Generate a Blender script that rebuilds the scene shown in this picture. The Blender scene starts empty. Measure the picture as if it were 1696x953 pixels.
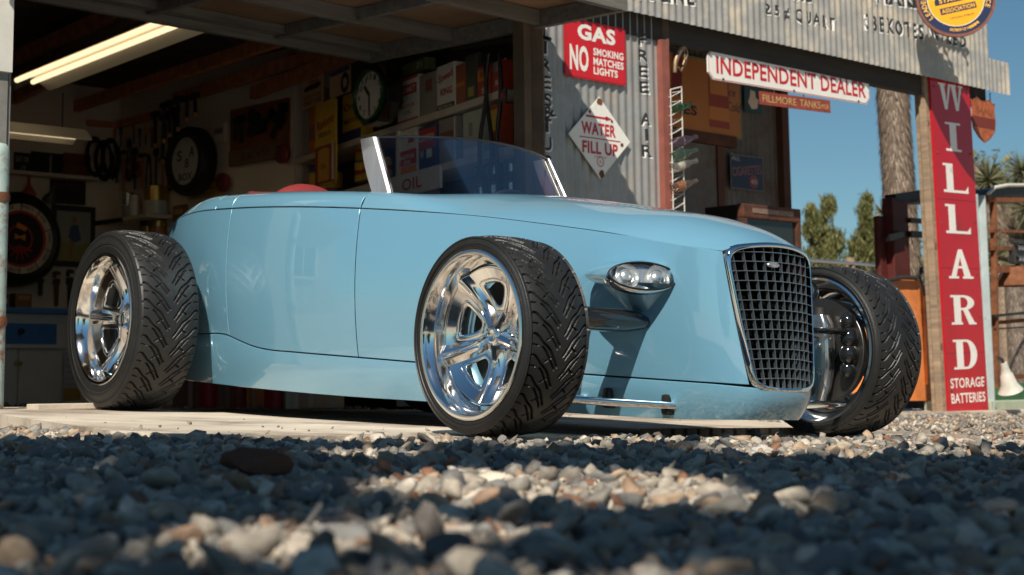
import bpy, bmesh, math, random
import numpy as np
from mathutils import Matrix, Vector
random.seed(7); RNG = np.random.default_rng(11)
R = math.radians
S = bpy.context.scene
COL = S.collection
PI = math.pi

# ------------------------------------------------------------------ camera, sky, sun, exposure
CAM_Z = 0.16
PITCH, ROLL = math.atan(4.5e-5 * 2800), 0.012
_F = Vector((0, math.cos(PITCH), math.sin(PITCH))); _U = Vector((0, -math.sin(PITCH), math.cos(PITCH))); _R = Vector((1, 0, 0))
CR = math.cos(ROLL) * _R - math.sin(ROLL) * _U
CU = math.sin(ROLL) * _R + math.cos(ROLL) * _U
cam = bpy.data.cameras.new('camera'); co = bpy.data.objects.new('camera', cam); COL.objects.link(co)
m = Matrix((CR, CU, -_F)).transposed().to_4x4(); m.translation = (0, 0, CAM_Z); co.matrix_world = m
cam.sensor_width = 36; cam.lens = 36 * 2800 / 1696; cam.shift_y = -(476.5 - 292.2) / 1696
cam.clip_start = 0.05; cam.clip_end = 3000
cam.dof.use_dof = True; cam.dof.focus_distance = 5.75; cam.dof.aperture_fstop = 5.0; cam.dof.aperture_blades = 7
S.camera = co

SUN = Vector((-0.19, -0.92, 1.0)).normalized()
SUN_EL = math.asin(SUN.z); SUN_AZ = math.atan2(SUN.x, SUN.y)
w = bpy.data.worlds.new('World'); S.world = w; w.use_nodes = True
nt = w.node_tree; bg = nt.nodes['Background']
sk = nt.nodes.new('ShaderNodeTexSky'); sk.sky_type = 'NISHITA'; sk.sun_disc = False
sk.sun_elevation = SUN_EL; sk.sun_rotation = SUN_AZ; sk.air_density = 1.0; sk.dust_density = 0.15; sk.ozone_density = 1.2; sk.altitude = 900
tm = nt.nodes.new('ShaderNodeMix'); tm.data_type = 'RGBA'; tm.blend_type = 'MULTIPLY'; tm.inputs[0].default_value = 1; tm.inputs[7].default_value = (.72, .99, 1.02, 1)
nt.links.new(sk.outputs[0], tm.inputs[6]); nt.links.new(tm.outputs[2], bg.inputs[0]); bg.inputs[1].default_value = 0.045
sl = bpy.data.lights.new('sun', 'SUN'); sl.energy = 4.8; sl.angle = R(0.53); sl.color = (1, 0.93, 0.82)
so = bpy.data.objects.new('sun', sl); COL.objects.link(so); so.rotation_euler = SUN.to_track_quat('Z', 'Y').to_euler(); so.location = (0, -5, 9)
S.view_settings.view_transform = 'Standard'; S.view_settings.look = 'None'; S.view_settings.gamma = 1; S.view_settings.use_curve_mapping = False
S.view_settings.exposure = 0.45
S.render.engine = 'CYCLES'
S.cycles.max_bounces = 8; S.cycles.glossy_bounces = 5; S.cycles.transparent_max_bounces = 12
S.cycles.use_denoising = True

# ------------------------------------------------------------------ helpers: planes and rays
def ray(px, py):
    return ((px - 848) * CR + (292.2 - py) * CU) / 2800 + _F
class Plane:                       # a vertical wall plane: t runs to the right as seen, n faces the viewer
    def __init__(s, o, t):
        s.o = Vector((o[0], o[1], 0)); s.t = Vector((t[0], t[1], 0)).normalized(); s.n = Vector((s.t.y, -s.t.x, 0))
    def off(s, q): return Plane((s.o - s.n * q)[:2], s.t[:2])        # q metres further from the viewer
    def hit(s, px, py):
        d = ray(px, py); c = Vector((0, 0, CAM_Z)); k = (s.o - c).dot(s.n) / d.dot(s.n); p = c + d * k
        return (p - s.o).dot(s.t), p.z
    def mat(s, a, z, out=0.0, roll=0.0):
        m = Matrix((s.t, (0, 0, 1), s.n)).transposed().to_4x4(); m.translation = s.o + s.t * a + Vector((0, 0, z)) + s.n * out
        return m @ Matrix.Rotation(roll, 4, 'Z')
    def box(s, x0, y0, x1, y1):    # centre and size of the panel seen between two pixels
        xm, ym = (x0 + x1) / 2, (y0 + y1) / 2
        a0 = s.hit(x0, ym)[0]; a1 = s.hit(x1, ym)[0]; z0 = s.hit(xm, y1)[1]; z1 = s.hit(xm, y0)[1]
        return (a0 + a1) / 2, (z0 + z1) / 2, abs(a1 - a0), abs(z1 - z0)
def at_z(px, py, z):
    d = ray(px, py); k = (z - CAM_Z) / d.z; return Vector((0, 0, CAM_Z)) + d * k
def at_y(px, py, Y):
    d = ray(px, py); return Vector((0, 0, CAM_Z)) + d * (Y / d.y)

# ------------------------------------------------------------------ helpers: objects
def tag(o, label=None, cat=None, group=None, kind=None):
    if label: o['label'] = label
    if cat: o['category'] = cat
    if group: o['group'] = group
    if kind: o['kind'] = kind
    return o
def thing(name, label, cat, mat=None, group=None):
    o = bpy.data.objects.new(name, None); COL.objects.link(o); o.empty_display_size = .05
    if mat is not None: o.matrix_world = mat if isinstance(mat, Matrix) else Matrix.Translation(mat)
    return tag(o, label, cat, group)
def dup(o, parent=None):
    c = o.copy(); COL.objects.link(c)
    if parent is not None: c.parent = parent
    for k in list(o.children): dup(k, c)
    return c

class MB:
    def __init__(s): s.v = []; s.f = []; s.m = []; s.n = 0
    def add(s, vs, fs, mi=0):
        b = s.n; s.v.extend([tuple(v) for v in vs]); s.n += len(vs)
        for f in fs: s.f.append([b + i for i in f]); s.m.append(mi)
        return s
    def box(s, c, d, mi=0, rot=None, bev=0.0):
        x, y, z = d[0] / 2, d[1] / 2, d[2] / 2
        if bev <= 0:
            vs = [Vector((a * x, b * y, e * z)) for a in (-1, 1) for b in (-1, 1) for e in (-1, 1)]
            fs = [(0, 1, 3, 2), (4, 6, 7, 5), (0, 4, 5, 1), (2, 3, 7, 6), (0, 2, 6, 4), (1, 5, 7, 3)]
        else:
            bm = bmesh.new(); bmesh.ops.create_cube(bm, size=1)
            for v in bm.verts: v.co = Vector((v.co.x * d[0], v.co.y * d[1], v.co.z * d[2]))
            bmesh.ops.bevel(bm, geom=bm.edges[:], offset=bev, segments=2, affect='EDGES', profile=.6)
            bm.verts.index_update(); vs = [v.co.copy() for v in bm.verts]; fs = [[v.index for v in f.verts] for f in bm.faces]; bm.free()
        if rot is not None: vs = [rot @ v for v in vs]
        c = Vector(c); return s.add([v + c for v in vs], fs, mi)
    def bar(s, p0, p1, w, h, mi=0, up=(0, 0, 1)):
        p0, p1 = Vector(p0), Vector(p1); d = (p1 - p0); L = d.length; d.normalize()
        u = Vector(up); x = d.cross(u).normalized(); z = x.cross(d).normalized()
        rot = Matrix((x, d, z)).transposed()
        return s.box((p0 + p1) / 2, (w, L, h), mi, rot)
    def tube(s, pts, r, n=10, mi=0, caps=True, sq=None):
        pts = [Vector(p) for p in pts]; rs = r if isinstance(r, (list, tuple)) else [r] * len(pts)
        vs = []; fs = []; prev = None
        for i, p in enumerate(pts):
            d = (pts[min(i + 1, len(pts) - 1)] - pts[max(i - 1, 0)]).normalized()
            if prev is None:
                a = Vector((0, 0, 1)) if abs(d.z) < .9 else Vector((1, 0, 0)); x = d.cross(a).normalized()
            else: x = (prev - d * prev.dot(d)).normalized()
            prev = x; y = d.cross(x)
            for k in range(n):
                t = 2 * PI * k / n; vs.append(p + (x * math.cos(t) + y * math.sin(t) * (sq or 1)) * rs[i])
        for i in range(len(pts) - 1):
            for k in range(n): fs.append((i * n + k, i * n + (k + 1) % n, (i + 1) * n + (k + 1) % n, (i + 1) * n + k))
        if caps: fs += [tuple(range(n - 1, -1, -1)), tuple(range((len(pts) - 1) * n, len(pts) * n))]
        return s.add(vs, fs, mi)
    def lathe(s, prof, n=24, mi=0, M=None, mis=None):      # prof: (r, h) about local Z
        vs = []; b = s.n
        for r, hh in prof:
            for k in range(n):
                t = 2 * PI * k / n; v = Vector((r * math.cos(t), r * math.sin(t), hh)); vs.append(M @ v if M is not None else v)
        s.add(vs, [], mi)
        for i in range(len(prof) - 1):
            for k in range(n):
                s.f.append([b + i * n + k, b + i * n + (k + 1) % n, b + (i + 1) * n + (k + 1) % n, b + (i + 1) * n + k]); s.m.append(mis[i] if mis else mi)
        return s
    def prism(s, poly, z0, z1, mi=0, M=None, mi_side=None):
        n = len(poly); vs = [Vector((p[0], p[1], z0)) for p in poly] + [Vector((p[0], p[1], z1)) for p in poly]
        if M is not None: vs = [M @ v for v in vs]
        s.add(vs, [tuple(range(n - 1, -1, -1)), tuple(range(n, 2 * n))], mi); b = s.n - 2 * n
        for i in range(n): s.f.append([b + i, b + (i + 1) % n, b + n + (i + 1) % n, b + n + i]); s.m.append(mi if mi_side is None else mi_side)
        return s
    def grid(s, P, mi=0, flip=False, closeu=False):        # P[i][j] points
        ni, nj = len(P), len(P[0]); vs = [p for row in P for p in row]; fs = []
        for i in range(ni if closeu else ni - 1):
            for j in range(nj - 1):
                a, b, c, d = i * nj + j, i * nj + j + 1, ((i + 1) % ni) * nj + j + 1, ((i + 1) % ni) * nj + j
                fs.append((a, d, c, b) if flip else (a, b, c, d))
        return s.add(vs, fs, mi)
    def text(s, body, cx, cy, w, h, z=0.001, mi=0, bold=0.0, rot=0.0, shear=0.0):
        V, Fc = glyphs(body, bold)
        x0, x1 = V[:, 0].min(), V[:, 0].max(); y0, y1 = V[:, 1].min(), V[:, 1].max()
        if w is None: w = h * (x1 - x0) / (y1 - y0)
        X = (V[:, 0] - (x0 + x1) / 2) / max(x1 - x0, 1e-6) * w; Y = (V[:, 1] - (y0 + y1) / 2) / max(y1 - y0, 1e-6) * h
        X = X + Y * shear
        c, q = math.cos(rot), math.sin(rot)
        return s.add([(cx + a * c - b * q, cy + a * q + b * c, z) for a, b in zip(X, Y)], Fc, mi)
    def build(s, name, mats, parent=None, smooth=None, mat=None):
        me = bpy.data.meshes.new(name); me.from_pydata([tuple(v) for v in s.v], [], s.f)
        mats = mats if isinstance(mats, (list, tuple)) else [mats]
        for x in mats: me.materials.append(x)
        if len(mats) > 1: me.polygons.foreach_set('material_index', s.m)
        if smooth is not None:
            me.polygons.foreach_set('use_smooth', [True] * len(me.polygons)); me.set_sharp_from_angle(angle=R(smooth))
        me.update(); o = bpy.data.objects.new(name, me); COL.objects.link(o)
        if parent is not None: o.parent = parent
        if mat is not None: o.matrix_world = mat
        return o
    def fixn(s):
        bm = bmesh.new(); vv = [bm.verts.new(v) for v in s.v]
        keep = []
        for f, mi in zip(s.f, s.m):
            try: fc = bm.faces.new([vv[i] for i in f]); fc.material_index = mi; keep.append(fc)
            except ValueError: pass
        bmesh.ops.recalc_face_normals(bm, faces=bm.faces[:]); bm.verts.index_update()
        s.f = [[v.index for v in f.verts] for f in bm.faces]; s.m = [f.material_index for f in bm.faces]; bm.free(); return s
_gl = {}
def glyphs(body, bold):
    k = (body, bold)
    if k not in _gl:
        cu = bpy.data.curves.new('t', 'FONT'); cu.body = body; cu.offset = bold; cu.resolution_u = 3; cu.size = 1; cu.space_character = 1.0 + bold * 2
        o = bpy.data.objects.new('t', cu); COL.objects.link(o); dg = bpy.context.evaluated_depsgraph_get()
        me = bpy.data.meshes.new_from_object(o.evaluated_get(dg))
        _gl[k] = (np.array([v.co[:] for v in me.vertices]), [list(p.vertices) for p in me.polygons])
        bpy.data.objects.remove(o); bpy.data.meshes.remove(me); bpy.data.curves.remove(cu)
    return _gl[k]

# ------------------------------------------------------------------ helpers: materials
def mat(name, col, rough=.5, metal=0., var=0., scale=8., bump=0., bscale=None, col2=None, thr=.5, soft=.1, coat=0., stretch=(1, 1, 1), spec=.5, detail=6., emit=0.):
    m = bpy.data.materials.new(name); m.use_nodes = True; n = m.node_tree; b = n.nodes['Principled BSDF']
    b.inputs['Roughness'].default_value = rough; b.inputs['Metallic'].default_value = metal; b.inputs['Specular IOR Level'].default_value = spec
    b.inputs['Coat Weight'].default_value = coat; b.inputs['Coat Roughness'].default_value = .04
    c = (*col, 1); b.inputs['Base Color'].default_value = c
    if emit: b.inputs['Emission Color'].default_value = c; b.inputs['Emission Strength'].default_value = emit
    if var or col2 or bump:
        tc = n.nodes.new('ShaderNodeTexCoord'); mp = n.nodes.new('ShaderNodeMapping'); mp.inputs['Scale'].default_value = stretch
        n.links.new(tc.outputs['Object'], mp.inputs[0])
        tx = n.nodes.new('ShaderNodeTexNoise'); tx.inputs['Scale'].default_value = scale; tx.inputs['Detail'].default_value = detail; tx.inputs['Roughness'].default_value = .65
        n.links.new(mp.outputs[0], tx.inputs['Vector'])
        cur = None
        if var:
            rp = n.nodes.new('ShaderNodeValToRGB'); e = rp.color_ramp.elements
            e[0].position = .3; e[1].position = .7
            e[0].color = (*[max(0, x * (1 - var)) for x in col], 1); e[1].color = (*[min(1, x * (1 + var)) for x in col], 1)
            n.links.new(tx.outputs[0], rp.inputs[0]); cur = rp.outputs[0]
        if col2:
            t2 = n.nodes.new('ShaderNodeTexNoise'); t2.inputs['Scale'].default_value = scale * .7; t2.inputs['Detail'].default_value = 9; t2.inputs['Roughness'].default_value = .7
            m2 = n.nodes.new('ShaderNodeMapping'); m2.inputs['Location'].default_value = (7, 3, 1); m2.inputs['Scale'].default_value = stretch
            n.links.new(tc.outputs['Object'], m2.inputs[0]); n.links.new(m2.outputs[0], t2.inputs['Vector'])
            r2 = n.nodes.new('ShaderNodeValToRGB'); r2.color_ramp.elements[0].position = thr - soft; r2.color_ramp.elements[1].position = thr + soft
            n.links.new(t2.outputs[0], r2.inputs[0])
            mx = n.nodes.new('ShaderNodeMix'); mx.data_type = 'RGBA'; n.links.new(r2.outputs[0], mx.inputs[0])
            if cur: n.links.new(cur, mx.inputs[6])
            else: mx.inputs[6].default_value = c
            mx.inputs[7].default_value = (*col2, 1); cur = mx.outputs[2]
            if metal > .3:
                mm = n.nodes.new('ShaderNodeMath'); mm.operation = 'MULTIPLY_ADD'; mm.inputs[1].default_value = -metal; mm.inputs[2].default_value = metal
                n.links.new(r2.outputs[0], mm.inputs[0]); n.links.new(mm.outputs[0], b.inputs['Metallic'])
        if cur: n.links.new(cur, b.inputs['Base Color'])
        if bump:
            tb = tx
            if bscale:
                tb = n.nodes.new('ShaderNodeTexNoise'); tb.inputs['Scale'].default_value = bscale; tb.inputs['Detail'].default_value = 5; n.links.new(mp.outputs[0], tb.inputs['Vector'])
            bp = n.nodes.new('ShaderNodeBump'); bp.inputs['Strength'].default_value = bump; bp.inputs['Distance'].default_value = .01
            n.links.new(tb.outputs[0], bp.inputs['Height']); n.links.new(bp.outputs[0], b.inputs['Normal'])
    return m
RUST = (.16, .055, .02)
M = dict(
 chrome=mat('chrome', (.86, .86, .85), .045, 1.), darkchrome=mat('dark_chrome', (.10, .10, .10), .07, 1.), alu=mat('brushed_aluminium', (.62, .64, .65), .3, .85, var=.12, scale=30, stretch=(1, 1, .08)),
 rubber=mat('tyre_rubber', (.012, .012, .0115), .48, var=.3, scale=14, bump=.12, bscale=160), black=mat('black', (.012, .012, .012), .45), gloss=mat('gloss_black', (.01, .01, .011), .08, coat=1.),
 redleather=mat('red_leather', (.21, .028, .028), .42, bump=.1, bscale=220, scale=5), white=mat('white_enamel', (.78, .75, .69), .28, var=.05, scale=4, col2=(.42, .31, .20), thr=.69, soft=.06),
 red=mat('red_enamel', (.55, .014, .02), .25, var=.08, scale=3, col2=(.25, .02, .02), thr=.76, soft=.08), redpaint=mat('red_lettering', (.45, .02, .03), .35),
 rust=mat('rust', RUST, .85, var=.5, scale=12, bump=.3), wood=mat('weathered_wood', (.30, .21, .135), .85, var=.3, scale=5, stretch=(5, 5, .35), bump=.35, col2=(.16, .12, .09), thr=.6, soft=.12),
 woodh=mat('weathered_board', (.27, .235, .20), .85, var=.3, scale=5, stretch=(.35, 5, 5), bump=.35, col2=(.14, .12, .10), thr=.6, soft=.12),
 doorwood=mat('dark_weathered_wood', (.135, .125, .11), .85, var=.35, scale=5, stretch=(.35, 5, 5), bump=.35), raft=mat('rafter_wood', (.62, .24, .10), .7, var=.3, scale=4, stretch=(3, 3, 3)), dark=mat('dark_boards', (.11, .075, .05), .9, var=.3, scale=4),
 ply=mat('plywood', (.22, .13, .07), .8, var=.25, scale=4), redwood=mat('red_brown_paint', (.23, .07, .05), .7, var=.2, scale=9, bump=.1),
 concrete=mat('concrete', (.50, .43, .34), .85, var=.22, scale=2.2, bump=.3, bscale=70, col2=(.24, .19, .145), thr=.545, soft=.07, detail=10), floor=mat('garage_floor', (.58, .50, .41), .8, var=.25, scale=3),  # garage floor lightened to make up for dim indoor light
 peg=mat('pegboard', (.80, .69, .57), .75, var=.08, scale=3), cream=mat('cream_paint', (.80, .70, .57), .6, var=.1, scale=4), blue=mat('blue_paint', (.07, .22, .46), .45, var=.15, scale=8),  # wall and bench paints raised in place of more light indoors
 yellow=mat('yellow_paint', (.62, .36, .03), .4), orange=mat('orange_paint', (.62, .22, .03), .4), navy=mat('navy_paint', (.012, .02, .06), .35), green=mat('green_paint', (.02, .08, .04), .4),
 gold=mat('gold_tin', (.55, .36, .10), .28, .8), tin=mat('bare_tin', (.55, .55, .56), .25, .9), steel=mat('dark_steel', (.07, .065, .06), .45, .6, var=.3, scale=20), grey=mat('grey_paint', (.20, .19, .17), .5, var=.2),
)
# ------------------------------------------------------------------ the roadster
def spl(xs, ys):
    xs = np.array(xs, float); ys = np.array(ys, float); d = np.diff(ys) / np.diff(xs); mm = np.empty_like(ys)
    mm[0], mm[-1] = d[0], d[-1]
    for i in range(1, len(xs) - 1):
        h0, h1 = xs[i] - xs[i - 1], xs[i + 1] - xs[i]; mm[i] = (d[i - 1] * h1 + d[i] * h0) / (h0 + h1)
    def f(x):
        x = min(max(x, xs[0]), xs[-1]); i = min(int(np.searchsorted(xs, x, 'right')) - 1, len(xs) - 2); i = max(i, 0)
        h = xs[i + 1] - xs[i]; t = (x - xs[i]) / h
        return float((2*t**3-3*t*t+1)*ys[i] + (t**3-2*t*t+t)*h*mm[i] + (-2*t**3+3*t*t)*ys[i+1] + (t**3-t*t)*h*mm[i+1])
    return f
sm = lambda t: (lambda u: u * u * (3 - 2 * u))(min(1, max(0, t)))
hw = spl([-3.48, -3.40, -3.25, -3.05, -2.8, -2.4, -2.0, -1.6, -1.2, -.8, -.4, 0, .2, .32, .38, .41], [.12, .27, .40, .49, .565, .63, .655, .65, .61, .545, .455, .36, .305, .262, .232, .212])
hwr = spl([-3.48, -3.40, -3.25, -3.05, -2.8, -2.4, -2.0, -1.6, -1.2, -.8, -.4, 0, .2, .32, .38, .41], [.08, .22, .35, .45, .535, .61, .64, .635, .595, .525, .425, .32, .262, .215, .178, .15])
zb = spl([-3.48, -3.4, -3.25, -3.05, -2.8, -2.56, -2.16, -1.59, -1.2, -.87, -.56, -.295, -.015, .223, .414], [.70, .745, .80, .850, .882, .893, .883, .856, .83, .803, .773, .738, .697, .657, .622])
zr = spl([-3.48, -2.42, -2.125, -2.06, -2.0, -1.9, -1.78, -1.6, -1.14, -.82, -.06, .45], [.36, .346, .333, .319, .307, .289, .276, .268, .249, .235, .206, .184])
zs = spl([-3.4, -2.4, -1.9, -1.25, -.75, -.1, .24, .45], [.15, .126, .112, .096, .088, .068, .066, .072])
crown = spl([-3.48, -3.3, -3.0, -2.6, -2.25, -1.175, -.43, -.1, .2, .33, .41], [.02, .065, .095, .105, .105, .098, .106, .1, .092, .066, .036])
xsurf = lambda y, z: .512 - .055 * (z - .185) / .45 - 1.15 * y * y
kf = lambda x: sm((x + .05) / .46)
def side_pt(x, v, sg):
    k = kf(x); y = hwr(x) + (hw(x) - hwr(x)) * v + .022 * 4 * v * (1 - v) * (1 - .8 * k); z0 = zr(x); z1 = zb(x)
    return Vector((x + k * (1 - v) * .07, sg * y, z0 + (z1 - z0) * v))
def rock_pt(x, q, sg):
    k = kf(x); a = hwr(x); b = a - .035 * (1 - .3 * k); y = b + (a - b) * math.sin(q * PI / 2)
    return Vector((x + k * .07 - .05 * k * (1 - q) ** 2, sg * y, zs(x) + (zr(x) - zs(x)) * q))
def hood_pt(x, q):
    p = 2.6 + 3.6 * sm((-x - .55) / .6) if x > -1.7 else 2.6 + 3.6 * 1.6 * sm((x + 2.9) / .7)
    y = q * hw(x); z = zb(x) + crown(x) * (1 - abs(q) ** p); k = sm((x + .02) / .43)
    wr = sm((-x - .62) / .5) if x > -1.7 else sm((x + 2.95) / .6)
    if wr > 0:
        ins = hw(x) - abs(y); zz = RAILZ(ins) if ins < .085 else .0705 + (max(crown(x), .075) - .0705) * sm((ins - .085) / (hw(x) - .085)); z = z * (1 - wr) + (zb(x) + zz) * wr
    return Vector((x + k * (xsurf(y, z) - .41 + .0) * (1 if x > 0 else 0), y, z))
def rail_pt(x, q, sg):
    pts = RAIL; a = spl([i / (len(pts) - 1) for i in range(len(pts))], [p[0] for p in pts])(q); b = spl([i / (len(pts) - 1) for i in range(len(pts))], [p[1] for p in pts])(q)
    return Vector((x, sg * (hw(x) - a), zb(x) + b))
RAILZ = spl([0, .008, .028, .07, .09, .12], [0, .028, .053, .070, .0708, .071])
RAIL = [(0, 0), (.008, .028), (.028, .053), (.07, .070), (.115, .066), (.14, .035), (.145, -.05)]
def panel(mb, G, ns, nt, flip, g=(.0042, .0042, .0042, .0042), fold=.018, mi=0):
    """thin pressed panel over G(s,t), s,t in 0..1, edges turned inwards so that a narrow shut line stays open"""
    P = np.array([[G(i / ns, j / nt)[:] for j in range(nt + 1)] for i in range(ns + 1)])
    N = np.cross(np.gradient(P, axis=0), np.gradient(P, axis=1)); N /= np.linalg.norm(N, axis=2, keepdims=True) + 1e-9
    if flip: N = -N
    def inset(a, b, dist): d = b - a; return a + d / (np.linalg.norm(d, axis=-1, keepdims=True) + 1e-9) * dist
    P[0] = inset(P[0], P[1], g[0]); P[-1] = inset(P[-1], P[-2], g[1]); P[:, 0] = inset(P[:, 0], P[:, 1], g[2]); P[:, -1] = inset(P[:, -1], P[:, -2], g[3])
    Q = np.empty((ns + 5, nt + 5, 3)); Q[2:-2, 2:-2] = P
    NN = np.empty_like(Q); NN[2:-2, 2:-2] = N
    e = .0018
    ext = lambda a, b: a + (a - b) / (np.linalg.norm(a - b, axis=-1, keepdims=True) + 1e-9) * e
    Q[1, 2:-2] = ext(P[0], P[1]) - N[0] * e; Q[-2, 2:-2] = ext(P[-1], P[-2]) - N[-1] * e
    Q[0, 2:-2] = Q[1, 2:-2] - N[0] * fold; Q[-1, 2:-2] = Q[-2, 2:-2] - N[-1] * fold
    for r in (0, 1, -2, -1): NN[r, 2:-2] = N[0 if r in (0, 1) else -1]
    for c, s1, s2, o in ((1, 2, 3, 0), (-2, -3, -4, 0)):
        Q[:, c] = ext(Q[:, s1], Q[:, s2]) - NN[:, s1] * e
        cc = 0 if c == 1 else -1; Q[:, cc] = Q[:, c] - NN[:, s1] * fold
    k0 = len(mb.f); mb.grid([[tuple(p) for p in row] for row in Q], mi, flip); ni, nj = Q.shape[:2]
    for i in range(ni - 1):
        for j in range(nj - 1):
            if i in (0, ni - 2) or j in (0, nj - 2): mb.m[k0 + i * (nj - 1) + j] = 1      # turned-in flange coloured black to stand for shade in the shut line
    return mb

h2 = Vector((.618, -.786, -.0302)).normalized(); l2 = Vector((.785, .619, -.025)); l2 = (l2 - h2 * l2.dot(h2)).normalized(); z3 = h2.cross(l2)
CARM = Matrix((h2, l2, z3)).transposed().to_4x4(); CARM.translation = Vector((.579, 6.004, -.172 + CAM_Z))
car = thing('roadster', 'low light blue open-wheel roadster parked on the concrete pad with its nose to the gravel', 'car', CARM)

paint = mat('blue_car_paint', (.170, .385, .525), .34, .30, coat=1.0); paint.node_tree.nodes['Principled BSDF'].inputs['Coat Roughness'].default_value = .02; paint.node_tree.nodes['Principled BSDF'].inputs['Coat IOR'].default_value = 1.85
_n = paint.node_tree; _b = _n.nodes['Principled BSDF']; _t = _n.nodes.new('ShaderNodeTexNoise'); _t.inputs['Scale'].default_value = 900
_p = _n.nodes.new('ShaderNodeBump'); _p.inputs['Strength'].default_value = .02; _p.inputs['Distance'].default_value = .001
_tc = _n.nodes.new('ShaderNodeTexCoord'); _n.links.new(_tc.outputs['Object'], _t.inputs['Vector']); _n.links.new(_t.outputs[0], _p.inputs['Height']); _n.links.new(_p.outputs[0], _b.inputs['Normal'])
XR, XF = -2.125, -1.175
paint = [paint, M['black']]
for sg in (-1, 1):
    fl = sg > 0
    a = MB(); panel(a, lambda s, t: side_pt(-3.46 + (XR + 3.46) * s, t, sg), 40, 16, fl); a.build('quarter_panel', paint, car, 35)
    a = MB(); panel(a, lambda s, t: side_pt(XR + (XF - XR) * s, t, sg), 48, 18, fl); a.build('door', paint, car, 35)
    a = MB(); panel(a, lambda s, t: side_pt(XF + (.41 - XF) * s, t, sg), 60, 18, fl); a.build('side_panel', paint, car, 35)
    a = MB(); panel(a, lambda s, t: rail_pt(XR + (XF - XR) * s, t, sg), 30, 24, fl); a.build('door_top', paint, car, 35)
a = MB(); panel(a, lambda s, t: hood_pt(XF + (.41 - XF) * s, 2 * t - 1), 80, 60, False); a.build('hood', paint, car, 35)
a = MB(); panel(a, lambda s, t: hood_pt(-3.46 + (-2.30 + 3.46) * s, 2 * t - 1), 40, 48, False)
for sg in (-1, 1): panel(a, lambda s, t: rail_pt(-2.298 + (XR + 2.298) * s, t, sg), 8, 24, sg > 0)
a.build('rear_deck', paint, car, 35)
# chin below the grille
def chin_pt(s, t):
    sg = 2 * s - 1; a = rock_pt(.41, t, 1); y = sg * a.y; x = a.x + (xsurf(y, .19) - xsurf(a.y, .19)); zz = a.z + .012 * (1 - sg * sg) * (1 - t) * 0
    return Vector((x, y, zz))
def skirt_pt(s, t):        # lower valance: along one sill, round the nose under the grille and back along the other sill
    sg = -1 if s < .5 else 1; u = 1 - abs(2 * s - 1)          # 0 at the rear, 1 at the nose centre
    if u < .72: return rock_pt(-3.0 + 3.28 * u / .72, t, sg)
    k = (u - .72) / .28; p0 = rock_pt(.28, t, 1); pm = rock_pt(.26, t, 1); tg = (p0 - pm).normalized(); xf = xsurf(0, .19) + .006 - .055 * (1 - t) ** 2; zf = .072 + .104 * t
    b1 = p0 + tg * .13; b2 = Vector((xf, .135, (p0.z + zf) / 2 * 0 + zf)); b3 = Vector((xf, 0, zf)); b = (p0 * (1 - k) ** 3 + b1 * 3 * k * (1 - k) ** 2 + b2 * 3 * k * k * (1 - k) + b3 * k ** 3)
    return Vector((b.x, sg * b.y, b.z))
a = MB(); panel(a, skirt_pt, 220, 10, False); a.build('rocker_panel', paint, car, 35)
a = MB(); a.box((-1.45, 0, .36), (3.3, .5, .42)); a.box((-1.6, 0, .17), (2.2, 1.0, .06)); a.box((-.35, 0, .52), (1.3, .42, .3)); a.box((-2.75, 0, .55), (.7, .8, .4)); a.box((.18, 0, .36), (.16, .22, .3)); a.build('chassis', M['black'], car)

# grille: chrome ring, egg-crate bars, badge
def ytop(z): return .139 + (.199 - .139) * (z - .185) / .44
out = []
for k in range(0, 13): s = k / 12; out.append((-.139 + .278 * s, .186 - .010 * (1 - (2 * s - 1) ** 2)))          # bottom
for k in range(1, 18): s = k / 18; z = .186 + .438 * s; out.append((ytop(z) + .004 * math.sin(PI * s), z))
for k in range(0, 17): s = k / 16; y = .199 - .398 * s; out.append((y, .624 + .026 * (1 - (y / .199) ** 2)))
for k in range(1, 18): s = 1 - k / 18; z = .186 + .438 * s; out.append((-ytop(z) - .004 * math.sin(PI * s), z))
for _ in range(3): out = [tuple(.25 * np.array(out[i - 1]) + .5 * np.array(out[i]) + .25 * np.array(out[(i + 1) % len(out)])) for i in range(len(out))]
def ringpts(sc, dx): return [Vector((xsurf(y * sc, z) + dx, y * sc, .405 + (z - .405) * sc)) for y, z in out]
g = MB(); n = len(out)
loops = [ringpts(1.055, -.010), ringpts(1.045, .003), ringpts(1.012, .008), ringpts(.985, .006), ringpts(.975, -.02)]
g.grid([[loops[j][i] for j in range(5)] for i in range(n)], 0, True, closeu=True)
grille = g.build('grille', M['chrome'], car, 50)
inner = ringpts(.98, 0)
def zlim(y):
    zz = [p.z for i, p in enumerate(inner) for q in (inner[(i + 1) % n],) if (p.y - y) * (q.y - y) <= 0 and abs(p.y - q.y) > 1e-6]
    return (min(zz), max(zz)) if len(zz) > 1 else None
def ylim(z):
    yy = [p.y for i, p in enumerate(inner) for q in (inner[(i + 1) % n],) if (p.z - z) * (q.z - z) <= 0 and abs(p.z - q.z) > 1e-6]
    return (min(yy), max(yy)) if len(yy) > 1 else None
barm = mat('grille_bars', (.25, .28, .30), .3, .85)
g = MB(); BT = .0013
def slat(pts, wdir):      # pts along the front edge; a thin plate 22 mm deep
    o = [p + wdir * BT for p in pts] + []; P = [[p + wdir * BT, p - wdir * BT, p - wdir * BT - Vector((.013, 0, 0)), p + wdir * BT - Vector((.013, 0, 0)), p + wdir * BT] for p in pts]
    g.grid(P, 0)
for k in range(10):
    fx = (k - 4.5) / 5.0
    pts = []
    for j in range(15):
        s = j / 14; z = .18 + .475 * s; y = fx * (ytop(z) * .98)
        l = zlim(y)
        if l is None: continue
        z = min(max(z, l[0]), l[1]); pts.append(Vector((xsurf(y, z) - .004, y, z)))
    slat(pts, Vector((0, 1, 0)))
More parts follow.
